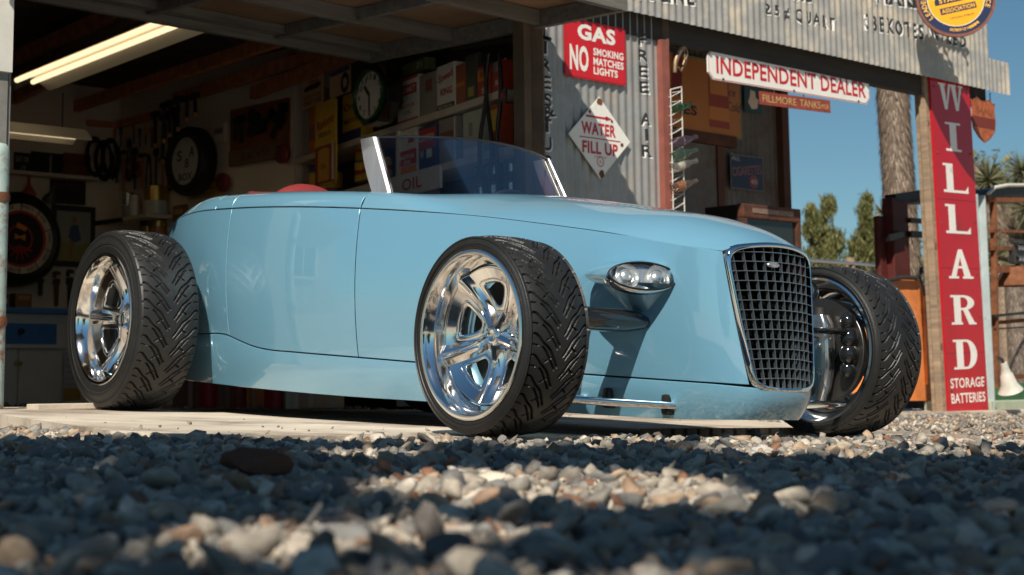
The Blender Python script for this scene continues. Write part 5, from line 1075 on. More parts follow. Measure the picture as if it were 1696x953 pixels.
sv = mat('bright_silver_can', (.60, .60, .60), .22, .9)
k = 0
for i, x in enumerate((757, 777, 806)):
    for j, (y0, y1, row) in enumerate(((272, 301, 'upper'), (304, 333, 'lower'))):
        can((x, y0 - 4 * i, x + 13, y1 - 4 * i), SH, '%s silver can of the %s stack from the left, seen through the windscreen' % (row, ('first', 'second', 'third')[i]), [(0, .3, NV if i % 2 else BK), (.3, .85, sv), (.85, 1, NV)], 'silver cans behind the windscreen', out=-.10)
# banner, thermometer, clock and the two paper signs on the shelf front
BN = SH.off(-.03); s0, z1_ = BN.hit(558, 300); s1, z2_ = BN.hit(728, 270); z3_ = BN.hit(728, 304)[1]; hb_ = z2_ - z3_
t, W_, H_ = board('oil_banner', 'long white board with red motor oil letters along the shelf behind the windscreen', 'sign', BN, ((s0 + s1) / 2, (z2_ + z3_) / 2 - .02, s1 - s0, hb_ * 1.1), [cm((.48, .45, .42))], th=.02)
words(t, [('M', BN.hit(592, 305)[0] - (s0 + s1) / 2, 0, .12, H_ * .5, .03), ('OTOR', BN.hit(630, 300)[0] - (s0 + s1) / 2, 0, .30, H_ * .5, .03), ('OIL', BN.hit(682, 295)[0] - (s0 + s1) / 2, 0, .30, H_ * .55, .02)], cm(RD))
TP = SH.off(-.10); bx = TP.box(522, 168, 556, 305); t, W_, H_ = board('thermometer_sign', 'tall yellow and red thermometer sign with a painted oil can hung on the shelf front', 'sign', TP, bx, [cm(YL)], th=.012, round_=.03)
mb = MB(); mb.box((0, -.26 * H_, .0008), (W_ * .98, .46 * H_, .001)); mb.build('lower_panel', cm((.24, .03, .02)), t)
mb = MB(); mb.prism([(-.35*W_, -.46*H_), (.2*W_, -.46*H_), (.2*W_, -.10*H_), (-.35*W_, -.10*H_)], .001, .0022); mb.prism([(-.075*W_ + .275*W_*math.cos(a), -.10*H_ + .04*H_*math.sin(a)) for a in np.linspace(0, 2*PI, 21)[:-1]], .0012, .0030); mb.build('can_picture', cm((.55, .25, .03)), t)
words(t, [('Rislone', 0, .25 * H_, .82 * W_, .11 * H_, .02, .12, .2)], cm(RD)); words(t, [('NEED OIL', .0, .12 * H_, .6 * W_, .025 * H_, 0), ('ALLOY', .0, .09 * H_, .6 * W_, .025 * H_, 0), ('OIL', -.07 * W_, -.28 * H_, .3 * W_, .06 * H_, 0)], cm(BK), z=.0034)
mb = MB(); mb.box((.38 * W_, -.24 * H_, .003), (.10 * W_, .46 * H_, .006)); mb.build('scale', cm((.5, .42, .3)), t)
bx = TP.box(501, 130, 535, 176); t, W_, H_ = board('tube_sign', 'cream card sign about inner tubes pinned at the top left of the shelves', 'sign', TP, bx, [cm((.55, .33, .17))], th=.004)
words(t, [('FREE', .05 * W_, .38 * H_, .45 * W_, .08 * H_, .02), ('EACH INNER', 0, -.12 * H_, .82 * W_, .13 * H_, .0), ('CREST TUBE', 0, -.33 * H_, .86 * W_, .15 * H_, .01)], cm(BK)); mb = MB(); mb.prism([(-.4*W_, .1*H_), (.3*W_, .1*H_), (.4*W_, .2*H_), (.38*W_, .3*H_), (-.3*W_, .28*H_), (-.4*W_, .2*H_)], .0005, .0015); mb.build('car_picture', cm(BK), t)
bx = TP.box(546, 114, 580, 158); t, W_, H_ = board('parts_sign', 'cream card sign with blue header and black round emblem, left of the clock', 'sign', TP, bx, [cm((.55, .36, .22))], th=.004)
mb = MB(); mb.box((0, .40 * H_, .0008), (W_ * .96, .16 * H_, .001)); mb.build('header', cm((.04, .05, .22)), t); mb = MB(); mb.lathe([(.10 * W_, .001), (.20 * W_, .001)], 24); mb.v = [(x + .25 * W_, y - .1 * H_, z) for x, y, z in mb.v]; mb.build('emblem', cm(BK), t)
CP_ = SH.off(-.16); bx = CP_.box(586, 110, 641, 206); W_, H_ = bx[2], bx[3]; rC = min(W_, H_) / 2; rC = (W_ + H_) / 4
t = thing('wall_clock', 'octagonal black clock with a green rim and white dial hung on the shelves', 'clock', CP_.mat(bx[0], bx[1], 0))
oc = [(W_/2 * 1.06 * math.cos(R(22.5 + 45 * k_)), H_/2 * 1.06 * math.sin(R(22.5 + 45 * k_))) for k_ in range(8)]; mb = MB(); mb.prism(oc, -.12, .0); mb.build('case', M['gloss'], t)
mb = MB(); mb.lathe([(.90, .0), (.93, .02), (.86, .03), (.80, .02), (.79, .004)], 48, 0, Matrix.Diagonal((W_/2, H_/2, 1, 1))); mb.build('rim', mat('green_rim', (.015, .07, .025), .2), t, 50)
mb = MB(); mb.prism([(W_/2*.80*math.cos(a), H_/2*.80*math.sin(a)) for a in np.linspace(0, 2*PI, 49)[:-1]], 0, .004); mb.build('dial', cm((.52, .55, .50)), t)
words(t, [(str(n_), W_/2*.64*math.sin(2*PI*n_/12), H_/2*.64*math.cos(2*PI*n_/12), .15 * W_/2 * (2 if n_ > 9 else 1) * .9, .19 * H_/2, .02) for n_ in range(1, 13)], cm(BK), 'numerals', .0052)
mb = MB(); mb.bar((0, 0, .007), (-.30 * W_/2, .36 * H_/2, .007), .05 * W_, .003, up=(0, 0, 1)); mb.bar((0, 0, .009), (0, -.58 * H_/2, .009), .03 * W_, .003, up=(0, 0, 1)); mb.build('hands', cm(BK), t)
bx = SH.off(.1).box(665, 102, 704, 122); t, W_, H_ = board('number_box', 'small green box numbered 21 above the white comet tin', 'box', SH.off(.1), bx, [cm(GN)], th=.08); words(t, [('21', .25 * W_, .05 * H_, .22 * W_, .45 * H_, .02)], cm(WH))
t = thing('air_hose', 'black hoses hanging down at the near end of the shelves', 'hose', SH.mat(0, 0)); mb = MB()
for x, w_ in ((812, 6), (822, -5), (838, 4)): mb.tube([PX(SH, x + w_ * math.sin(i * .7), 90 + i * 24, .05) for i in range(11)], .014, 8)
mb.build('hoses', M['black'], t, 60)
bx = SH.off(-.06).box(825, 150, 838, 168); t, W_, H_ = board('small_oil_sign', 'tiny black sign with oil in red hung among the hoses', 'sign', SH.off(-.06), bx, [cm(BK)], th=.01); words(t, [('OIL', 0, 0, .8 * W_, .45 * H_, .02)], cm(RD))
# tool wall
TW = TOOL.off(-.02)
bx = TW.box(381, 172, 479, 268); t, W_, H_ = board('tool_board', 'orange-brown timber board with dark hand tools at the corner of the shelves', 'board', TW, bx, [mat('orange_brown_board', (.27, .09, .03), .7, var=.3, scale=5)], th=.03)
for i, (x, y, l_, a, wd) in enumerate(((-.38, .1, .5, 80, .03), (-.28, .08, .6, 88, .04), (-.1, .12, .5, 65, .07), (.02, .05, .35, 20, .05), (.15, .15, .6, 40, .035), (.3, .0, .5, 50, .06), (.42, .2, .4, 80, .05))):
    h_ = thing('hand_tool', '%s dark hand tool from the left on the orange-brown board' % ('first', 'second', 'third', 'fourth', 'fifth', 'sixth', 'seventh')[i], 'tool', TW.mat(bx[0] + x * W_, bx[1] + y * H_, .015, R(a)), 'tools on the orange-brown board'); mb = MB(); mb.box((0, 0, 0), (l_ * H_ * .7, wd, .02), bev=.005); mb.build('shank', M['steel'], h_); mb = MB(); mb.box((l_ * H_ * .35, 0, .004), (wd * 1.6, wd * 2.0, .03), bev=.008); mb.build('jaw', M['black'], h_)
bx = TW.box(384, 250, 477, 284); p_ = PX(TW, 386, 284); q_ = PX(TW, 476, 250); t = thing('name_plank', 'dark slanting plank with worn metal letters under the orange-brown board', 'plank', TW.mat((p_.x + q_.x) / 2, (p_.y + q_.y) / 2 + .05, .03)); LP = q_.x - p_.x; mb = MB(); mb.box((0, 0, 0), (LP, .12, .03)); mb.build('board', M['ply'], t); words(t, [('EKW', -.0, 0, LP * .5, .06, 0)], M['rust'], z=.017)
for px, py, lab in ((376, 303, 'oval red reflector below the left end of the dark plank'), (475, 256, 'oval red reflector at the right end of the dark plank')):
    s_, z_ = TW.hit(px, py); t = thing('reflector', lab, 'reflector', TW.mat(s_, z_, .05), 'red reflectors'); mb = MB(); mb.lathe([(.075, -.03), (.08, 0), (.07, .012), (0, .02)], 24); mb.build('lens', cm((.20, .03, .02)), t, 40); mb = MB()
    for k_ in range(-3, 4): mb.box((0, k_ * .02, .016), (.12 * math.sqrt(1 - (k_ / 4.) ** 2), .006, .012))
    mb.build('grille', M['black'], t)
# spare tyre hung up
s_, z_ = TW.hit(337, 270); rT = .29; t = thing('hung_tyre', 'old tyre with white lettering on its cover hung on the pale tool wall', 'tyre', TW.mat(s_, z_, .13)); mb = MB(); mb.lathe([(.20, .06), (.23, .075), (.27, .07), (.29, .03), (.29, -.05), (.27, -.08), (.2, -.07), (.20, .06)], 40); mb.fixn().build('casing', M['rubber'], t, 40)
mb = MB(); mb.prism(cir(.205, 40), .02, .045); mb.build('cover', cm((.34, .35, .33)), t); mb = MB(); mb.text('BOX', 0, -.13, .2, .06, .047, 0, .02); mb.text('A', .09, .07, .08, .09, .047, 0, .02); mb.text('8', .02, -.02, .06, .08, .047, 0, .02); mb.text('S', -.09, .05, .07, .09, .047, 0, .02); mb.build('lettering', cm(BK), t)
bx = TW.box(312, 292, 369, 328); t, W_, H_ = board('additive_sign', 'yellow tin sign with black letters and a red badge under the hung tyre', 'sign', TW, bx, [cm((.42, .26, .04))], th=.006); words(t, [("ADD WYNN'S", .16 * W_, .22 * H_, .60 * W_, .22 * H_, .02), ('FRICTION PROOFING', .16 * W_, -.10 * H_, .60 * W_, .09 * H_, 0), ('TO YOUR OIL', .16 * W_, -.30 * H_, .5 * W_, .09 * H_, 0)], cm(BK)); mb = MB(); mb.prism([(-.33 * W_ + .13 * W_ * math.cos(a), .30 * H_ * math.sin(a)) for a in np.linspace(0, 2 * PI, 25)[:-1]], .0005, .0015); mb.build('badge', cm((.25, .03, .03)), t)
# long handled tools in a row
for i, (px, y0, y1, ty) in enumerate(((270, 188, 240, 214), (283, 193, 266, 256), (294, 186, 252, 206), (303, 180, 236, 204), (312, 176, 236, 234), (322, 172, 226, 203), (335, 166, 216, 212), (350, 165, 200, 197), (364, 160, 192, 187))):
    s_, z0 = TW.hit(px, y1); z1_ = TW.hit(px, y0)[1]; L_ = z1_ - z0; t = thing('long_tool', ('first', 'second', 'third', 'fourth', 'fifth', 'sixth', 'seventh', 'eighth', 'ninth')[i] + ' dark long-handled tool from the left in the row above the hung tyre', 'tool', TW.mat(s_, (z0 + z1_) / 2, .08 if i < 4 else .24, .02 * (-1) ** i), 'long tools hung in a row')
    mb = MB(); mb.tube([(0, L_ / 2, 0), (0, -L_ / 2, 0)], .016, 8); mb.build('handle', M['black'], t, 60); mb = MB(); mb.tube([(0, -L_ / 2, 0), (0, -L_ / 2 - .03, 0)], .018, 8); mb.build('tip', cm((.45, .24, .12)), t, 60); mb = MB(); mb.box((0, L_ / 2 - .02, 0), (.10, .05, .04), bev=.01); mb.build('head', M['steel'], t)
for i, (px, y0, y1) in enumerate(((193, 255, 300), (201, 248, 310), (212, 250, 318), (222, 232, 300), (231, 250, 322), (244, 255, 312), (254, 258, 318), (266, 250, 330), (278, 262, 330), (290, 262, 316), (301, 260, 310))):
    s_, z0 = TW.hit(px, y1); z1_ = TW.hit(px, y0)[1]; L_ = z1_ - z0; kind_ = i % 3
    t = thing(('fan_belt', 'wrench', 'hammer')[kind_], ('black fan belt', 'dark spanner', 'hammer with a reddish handle')[kind_] + ', %s from the left in the lower tool row' % ('first', 'second', 'third', 'fourth', 'fifth', 'sixth', 'seventh', 'eighth', 'ninth', 'tenth', 'eleventh')[i], ('belt', 'spanner', 'hammer')[kind_], TW.mat(s_, (z0 + z1_) / 2, .05), 'tools in the lower row of the tool wall')
    if kind_ == 0: mb = MB(); n_ = 26; mb.tube([(.035 * math.sin(2*PI*q/n_), L_/2 * math.cos(2*PI*q/n_), .004 * math.sin(4*PI*q/n_)) for q in range(n_ + 1)], .009, 6, caps=False); mb.build('loop', M['black'], t, 60)
    elif kind_ == 1:
        mb = MB(); mb.box((0, 0, 0), (.022, L_ * .8, .012), bev=.003); mb.build('shank', M['steel'], t); mb = MB(); mb.prism([(-.03, 0), (.03, 0), (.035, .05), (.015, .07), (.012, .03), (-.012, .03), (-.015, .07), (-.035, .05)], -.008, .008, 0, Matrix.Translation((0, L_ * .38, 0))); mb.build('jaw', M['steel'], t)
    else: mb = MB(); mb.tube([(0, -L_/2, 0), (0, L_/2 - .02, 0)], [.014, .010], 8); mb.build('handle', cm((.26, .07, .03)), t, 60); mb = MB(); mb.box((0, L_/2 - .02, 0), (.11, .035, .035), bev=.008); mb.build('head', M['steel'], t)
# small bracket shelf with cans
s0, z0 = TW.hit(186, 368); s1 = TW.hit(286, 368)[0]; zs_ = TW.hit(270, 359)[1]; t = thing('bracket_shelf', 'narrow dark shelf holding gold and white cans on the tool wall', 'shelf', TW.mat((s0 + s1) / 2, zs_ - .015, .13)); mb = MB(); mb.box((0, 0, 0), (s1 - s0, .03, .24)); mb.build('board', shm, t); mb = MB(); mb.tube([(-(s1 - s0) / 2 - .02, .05, .1), (-(s1 - s0) / 2, .0, .1), ((s1 - s0) * .1, -.01, .13)], .022, 8); mb.build('bracket', M['black'], t, 60)
gd = M['gold']
can((263, 310, 285, 359), TW, 'big gold can with a grey band on the narrow dark shelf', [(0, .48, (.32, .32, .30)), (.48, 1, gd)], 'cans on the narrow dark shelf', out=.2, zf=zs_)
can((243, 326, 253, 360), TW, 'slim white can left of the big gold one', [(0, 1, (.5, .45, .4))], 'cans on the narrow dark shelf', out=.2, zf=zs_)
can((231, 322, 242, 360), TW, 'slim silver-blue can at the left of the narrow dark shelf', [(0, .5, (.2, .2, .22)), (.5, 1, sv)], 'cans on the narrow dark shelf', out=.2, zf=zs_)
can((252, 318, 262, 359), TW, 'dark red can half hidden by the big gold one', [(0, 1, (.25, .03, .03))], 'cans on the narrow dark shelf', out=.1, zf=zs_)
can((246, 366, 260, 392), TW, 'gold can under the narrow dark shelf, left one', [(0, .6, gd), (.6, 1, BK)], 'cans under the narrow dark shelf', out=.12); can((262, 366, 277, 392), TW, 'copper can under the narrow dark shelf, right one', [(0, .6, (.30, .12, .04)), (.6, 1, gd)], 'cans under the narrow dark shelf', out=.12)
# back wall: prize wheel in a tyre
BW = BACK.off(-.02); s_, z_ = BW.hit(16, 398); rW = (BW.hit(16, 320)[1] - BW.hit(16, 476)[1]) / 2; t = thing('prize_wheel', 'big black tyre turned into a prize wheel with a white lettered rim', 'wheel', BW.mat(s_, z_, .12))
mb = MB(); mb.lathe([(rW * .74, .07), (rW * .82, .09), (rW * .93, .07), (rW, .02), (rW, -.08), (rW * .74, -.1)], 56); mb.build('tyre', M['rubber'], t, 40)
mb = MB(); mb.lathe([(rW * .60, .06), (rW * .755, .06)], 56); mb.build('rim', cm((.46, .40, .33)), t); mb = MB(); mb.lathe([(rW * .545, .058), (rW * .60, .062)], 56); mb.build('ring', cm((.34, .03, .02)), t); mb = MB(); mb.prism(cir(rW * .55, 40), .04, .055); mb.build('board', cm(BK), t)
mb = MB()
for i in range(10): a = 2 * PI * (i + .5) / 10; mb.bar((rW * .6 * math.cos(a), rW * .6 * math.sin(a), .0625), (rW * .755 * math.cos(a), rW * .755 * math.sin(a), .0625), .008, .002, up=(0, 0, 1))
for i, s__ in enumerate(('WIN', 'LOSE', 'WIN 2', 'LOSE', 'WIN', 'LOSE', 'WIN', 'LOSE', 'LOSE', 'LOSE')):
    a = 2 * PI * i / 10 + .1; mb.text(s__, rW * .68 * math.cos(a), rW * .68 * math.sin(a), None, rW * .07, .0635, 0, .01, a - PI / 2)
mb.build('lettering', cm(BK), t)
mb = MB(); mb.prism([(-.12 * rW, -.02 * rW), (.0, .02 * rW), (.12 * rW, -.04 * rW), (.12 * rW, .10 * rW), (0, .05 * rW), (-.12 * rW, .10 * rW)], .056, .062); mb.prism([(-.1*rW, .24*rW), (.12*rW, .16*rW), (.16*rW, .24*rW), (-.06*rW, .34*rW)], .056, .062); mb.build('pointer', cm(OR), t)
mb = MB()
for k_ in range(6): a = R(200 + 28 * k_); mb.bar((0, -.15 * rW, .059), (.3 * rW * math.cos(a), -.15 * rW + .3 * rW * math.sin(a), .059), .03 * rW, .004, up=(0, 0, 1))
mb.lathe([(.26 * rW, .056), (.30 * rW, .06)], 30); mb.build('spokes', cm((.25, .02, .02)), t)
# framed picture
bx = BW.box(85, 342, 155, 442); t, W_, H_ = board('framed_picture', 'dark framed faded picture of a seated figure, right of the prize wheel', 'picture', BW, bx, [cm((.24, .25, .22))], th=.03)
mb = MB()
for x0, y0, w_, h_ in ((0, .46, 1, .09), (0, -.46, 1, .09), (-.46, 0, .08, .85), (.46, 0, .08, .85)): mb.box((x0 * W_, y0 * H_, .008), (w_ * W_, h_ * H_, .035))
mb.build('frame', cm((.03, .025, .02)), t); mb = MB(); mb.prism([(-.42*W_, -.41*H_), (.42*W_, -.41*H_), (.42*W_, -.08*H_), (.1*W_, -.14*H_), (-.42*W_, -.05*H_)], .0006, .0012); mb.build('field', cm((.24, .22, .09)), t)
mb = MB(); mb.prism([(-.05*W_, .18*H_), (.12*W_, .2*H_), (.2*W_, -.05*H_), (.05*W_, -.1*H_), (-.1*W_, -.02*H_)], .0012, .0018); mb.build('dress', cm((.05, .08, .16)), t); mb = MB(); mb.prism([(.03*W_ + .06*W_*math.cos(a), .27*H_ + .07*H_*math.sin(a)) for a in np.linspace(0, 2*PI, 15)[:-1]], .0012, .0020); mb.prism([(-.08*W_, -.38*H_), (0, -.38*H_), (.06*W_, -.06*H_), (-.08*W_, -.04*H_)], .0008, .0014); mb.build('figure', cm((.28, .15, .10)), t)
bx = BW.box(84, 298, 142, 338); t, W_, H_ = board('dark_picture', 'dark panel with faint red stripes above the framed picture', 'picture', BW, bx, [cm((.025, .022, .02))], th=.05); mb = MB()
for k_ in range(7): mb.box(((-.35 + .1 * k_) * W_, .25 * H_, .001), (.03 * W_, .25 * H_, .001))
mb.build('stripes', cm((.14, .02, .02)), t)
bx = BW.box(24, 253, 50, 288); t, W_, H_ = board('cafe_sign', 'small black sign with white hand lettering above the ledge', 'sign', BW, bx, [cm(BK)], th=.03); words(t, [('EAT OR', 0, .18 * H_, .8 * W_, .26 * H_, 0), ('IT', .1 * W_, -.25 * H_, .3 * W_, .22 * H_, 0)], cm((.40, .40, .37)))
bx = BW.box(52, 253, 104, 290); t, W_, H_ = board('dark_crate', 'black crate standing on the ledge beside the small hand-lettered sign', 'crate', BW, bx, [cm(BK)], th=.12); mb = MB(); mb.box((.1 * W_, 0, .004), (.02, H_ * .8, .008)); mb.build('edge', cm(GY), t)
bx = BW.box(106, 255, 150, 292); t, W_, H_ = board('brown_box', 'dim brown box at the right end of the ledge', 'box', BW, bx, [cm((.13, .04, .02))], th=.12); mb = MB(); mb.box((0, .1 * H_, .003), (W_ * .9, .02, .006)); mb.build('strip', cm((.08, .03, .02)), t)
p_, q_ = BW.hit(-30, 288), BW.hit(90, 294); t = thing('wall_ledge', 'narrow pale ledge along the back wall under the black sign', 'ledge', BW.mat((p_[0] + q_[0]) / 2, q_[1], .06)); mb = MB(); mb.box((0, 0, 0), (q_[0] - p_[0] + .7, .03, .16)); mb.build('board', shm, t)
for px, py, col, lab in ((40, 312, (.28, .05, .03), 'red tin funnel hung under the ledge'), (78, 322, (.05, .045, .035), 'dark oil funnel hung beside the red one')):
    s_, z_ = BW.hit(px, py); t = thing('funnel', lab, 'funnel', BW.mat(s_, z_, .08), 'funnels under the ledge') ; mb = MB(); mb.lathe([(.055, -.06), (.052, -.04), (.012, .02), (.009, .09), (.006, .09), (.009, .02), (.048, -.04), (.05, -.06)], 20, 0, Matrix.Rotation(R(-90 if px < 50 else -60), 4, 'X') @ Matrix.Diagonal((1.2, 1.2, 1.2, 1))); mb.fixn().build('cone', cm(col), t, 50)
# pipe wrenches
for i, (px, y0, y1) in enumerate(((64, 455, 490), (90, 450, 508), (112, 447, 510))):
    s_, z0 = BW.hit(px, y1); z1_ = BW.hit(px, y0)[1]; L_ = z1_ - z0; t = thing('pipe_wrench', ('short dark pipe wrench partly behind the prize wheel', 'reddish pipe wrench in the middle of three on the back wall', 'black pipe wrench nearest the rear wheel on the back wall')[i], 'wrench', BW.mat(s_, (z0 + z1_) / 2, .03), 'pipe wrenches on the back wall'); mm_ = cm((.09, .03, .02) if i == 1 else (.02, .02, .02))
    mb = MB(); mb.prism([(-.014, -L_/2), (.014, -L_/2), (.018, L_*.12), (-.016, L_*.12)], -.012, .012); mb.build('handle', mm_, t); mb = MB(); mb.prism([(-.03, L_*.12), (.02, L_*.10), (.03, L_*.25), (.012, L_*.30), (-.028, L_*.28)], -.014, .014); mb.prism([(-.028, L_*.30), (-.012, L_*.30), (-.010, L_*.42), (.028, L_*.40), (.032, L_*.46), (.015, L_*.50), (-.02, L_*.5), (-.03, L_*.44)], -.014, .014); mb.build('jaw', mm_, t)
# bench cabinet
CB = BACK.off(-1.9); s1, zc_ = CB.hit(112, 512); s0 = s1 - 2.2; t = thing('bench_cabinet', 'cream workbench cabinet with blue top and blue drawer against the back wall', 'cabinet', CB.mat(s1, FZ)); Ht = zc_ - FZ
mb = MB(); mb.box((-1.1, Ht / 2 - .02, -.27), (2.2, Ht - .04, .5)); mb.build('carcass', M['cream'], t)
mb = MB(); mb.box((-1.09, Ht - .02, -.25), (2.26, .04, .58), bev=.005); mb.build('worktop', M['blue'], t)
yd0, yd1 = CB.hit(50, 570)[1] - FZ, CB.hit(50, 536)[1] - FZ; xd = CB.hit(94, 550)[0] - s1
mb = MB(); mb.box((xd - .42, (yd0 + yd1) / 2, -.015), (.84, yd1 - yd0, .03)); dr = mb.build('drawer', M['blue'], t); kx, ky = CB.hit(33, 549); mb = MB(); mb.lathe([(.010, 0), (.012, .015), (.022, .022), (.020, .034), (0, .038)], 16, 0, Matrix.Translation((kx - s1, ky - FZ, 0))); mb.build('knob', M['black'], dr, 50)
for x0, x1 in ((-2, 27), (30, 94)): a0, a1 = CB.hit(x0, 620)[0] - s1, CB.hit(x1, 620)[0] - s1; yt_ = CB.hit(50, 580)[1] - FZ; mb = MB(); mb.box(((a0 + a1) / 2, yt_ / 2 + .01, -.012), (a1 - a0 - .008, yt_ - .02, .024)); dd_ = mb.build('door', M['cream'], t); kx, ky = CB.hit(25.5 if x0 < 0 else 32.5, 602); mb = MB(); mb.lathe([(.006, 0), (.008, .012), (.016, .018), (.012, .026), (0, .028)], 14, 0, Matrix.Translation((kx - s1, ky - FZ, 0))); mb.build('knob', M['gold'], dd_, 50)
mb = MB(); yy = CB.hit(50, 574)[1] - FZ; mb.box((-1.08, yy, .004), (2.2, .028, .03)); mb.build('rail', M['cream'], t)
for px0, px1, y0, y1, col, lab in ((-6, 15, 487, 511, (.05, .05, .055), 'dark box with a white crescent standing on the blue bench top'), (26, 53, 486, 511, (.20, .07, .02), 'worn orange-brown box on the blue bench top')):
    CB2 = CB.off(.2); cx, cz, w_, h_ = CB2.box(px0, y0, px1, y1); t = thing('box', lab, 'box', CB2.mat(cx, cz, 0), 'boxes on the bench'); mb = MB(); mb.box((0, 0, -.05), (w_, h_, .1), bev=.004); mb.build('carton', cm(col), t); mb = MB()
    if px0 < 0: mb.prism([(.2*w_, .3*h_), (.32*w_, .15*h_), (.36*w_, 0), (.32*w_, -.15*h_), (.2*w_, -.3*h_), (.26*w_, -.1*h_), (.26*w_, .1*h_)], .0006, .002)
    else: mb.box((0, .2 * h_, .001), (.7 * w_, .25 * h_, .002))
    mb.build('mark', cm((.5, .45, .4) if px0 < 0 else (.32, .16, .04)), t)
CL_ = CB.off(-.02); bx = CL_.box(106, 585, 134, 664); t, W_, H_ = board('calendar', 'paper calendar with a yellow foot hung on the end of the bench cabinet', 'calendar', CL_, bx, [cm((.42, .37, .32))], th=.004); mb = MB(); mb.box((0, -.36 * H_, .001), (W_ * .98, .26 * H_, .001)); mb.build('foot', cm((.36, .20, .04)), t); mb = MB()
for r_ in range(5):
    for c in range(5): mb.box(((-.36 + .18 * c) * W_, (.36 - .13 * r_) * H_, .001), (.08 * W_, .05 * H_, .001))
mb.build('dates', cm(GY), t)
# things on the floor seen under the sill
for px, w_, Y, h_, col, nm, lab in ((345, .055, 11.2, .7, (.30, .012, .015), 'red_cylinder', 'slim red cylinder standing on the garage floor, left of the red canister'), (396, .05, 11.5, .6, (.22, .05, .04), 'red_cylinder', 'thin dull red cylinder standing on the floor between the other two'), (458, .08, 10.8, .6, (.26, .012, .02), 'red_cylinder', 'wide red canister standing on the garage floor behind the sill')):
    p = at_y(px, 660, Y); t = thing(nm, lab, 'cylinder', Matrix.Translation((p.x, p.y, FZ)), 'red cylinders on the garage floor'); mb = MB(); mb.lathe([(0, 0), (w_, 0), (w_, h_ * .85), (w_ * .4, h_ * .95), (w_ * .3, h_), (0, h_)], 20); mb.build('body', cm(col), t, 50); mb = MB(); mb.lathe([(w_ * .2, h_), (w_ * .25, h_ + .05), (0, h_ + .05)], 12); mb.build('valve', M['gold'], t, 50)
for px, w_, Y, col, lab in ((312, .16, 11.8, (.14, .06, .03), 'dark brown carton on the floor just right of the rear wheel'), (482, .07, 10.7, (.30, .26, .18), 'small cream tin box on the floor beside the wide red canister'), (510, .16, 10.9, (.30, .15, .07), 'tan carton on the floor behind the sill, left of the other tan one'), (545, .14, 11.0, (.36, .21, .10), 'pale tan carton on the floor behind the sill, right of the darker one'), (375, .10, 11.6, (.20, .14, .09), 'narrow brown carton between the slim cylinders')):
    p = at_y(px, 660, Y); t = thing('carton', lab, 'carton', Matrix.Translation((p.x, p.y, FZ)) @ Matrix.Rotation(R(20), 4, 'Z'), 'cartons on the garage floor'); mb = MB(); mb.box((0, 0, .25), (w_ * 1.2, w_, .5), bev=.004); mb.build('carton', cm(col), t); mb = MB(); mb.box((0, -w_ / 2 - .001, .25), (.03, .002, .49)); mb.build('tape', cm((.30, .22, .14)), t)

# more small things on the walls
ORD = ('first', 'second', 'third', 'fourth', 'fifth', 'sixth', 'seventh', 'eighth')
for i, (px, y0, y1) in enumerate(((196, 215, 248), (206, 212, 244), (217, 218, 246), (228, 208, 240), (238, 214, 246), (248, 210, 240), (258, 212, 246))):
    s_, z0 = TW.hit(px, y1); z1_ = TW.hit(px, y0)[1]; L_ = z1_ - z0; t = thing('chisel', 'dark chisel with coloured grip, %s from the left below the ledge' % ORD[i], 'chisel', TW.mat(s_, (z0 + z1_) / 2, .04), 'chisels in the high row')
    mb = MB(); mb.tube([(0, L_/2, 0), (0, .05 * L_, 0)], [.016, .013], 8); mb.build('grip', cm(((.30, .10, .04), (.05, .05, .05), (.35, .22, .05))[i % 3]), t, 60); mb = MB(); mb.box((0, -.22 * L_, 0), (.014, .55 * L_, .006)); mb.build('blade', M['steel'], t)
for i, (px0, py0, px1, py1, c1, c2, lab) in enumerate(((205, 262, 222, 296, (.30, .07, .02), (.45, .3, .1), 'small orange-red packet hung among the lower tools'), (218, 268, 232, 292, (.26, .11, .03), (.1, .05, .03), 'rusty brown packet hung among the lower tools'), (244, 330, 258, 345, (.28, .03, .02), (.45, .4, .35), 'small red label card above the gold can'), (352, 205, 372, 236, (.50, .44, .36), (.2, .15, .1), 'pale paper note right of the hung tyre'), (286, 340, 306, 368, (.14, .07, .03), (.3, .2, .1), 'small brown box under the yellow tin sign'))):
    bx = TW.off(-.03).box(px0, py0, px1, py1); t, W_, H_ = board('wall_card', lab, 'card', TW.off(-.03), bx, [cm(c1)], th=.03); mb = MB(); mb.box((0, .1 * H_, .001), (.7 * W_, .3 * H_, .001)); mb.build('print', cm(c2), t)
for i, (px, py) in enumerate(((150, 262), (164, 268), (176, 264))):
    s_, z_ = BW.hit(px, py); t = thing('coiled_hose', 'black coiled hose on the back wall, %s of three from the left' % ORD[i], 'hose', BW.mat(s_, z_, .06), 'coiled hoses'); mb = MB(); mb.tube([((.08 + .01 * math.sin(q)) * math.cos(q), (.16 + .02 * math.cos(q * .7)) * math.sin(q), .012 * q / 6) for q in np.linspace(0, 6 * PI, 60)], .012, 6); mb.build('coil', M['black'], t, 60)
for i, (px, z1_) in enumerate(((395, .9), (425, 1.15), (452, 1.0), (470, 1.25))):
    s_ = TW.hit(px, 300)[0]; t = thing('timber_offcut', 'upright timber offcut leaning under the dark plank, %s from the left' % ORD[i], 'timber', TW.mat(s_, FZ, .08, .03 * (-1) ** i), 'timber offcuts'); mb = MB(); mb.box((0, z1_ / 2, 0), (.09, z1_, .03)); mb.build('timber', M['raft'], t)
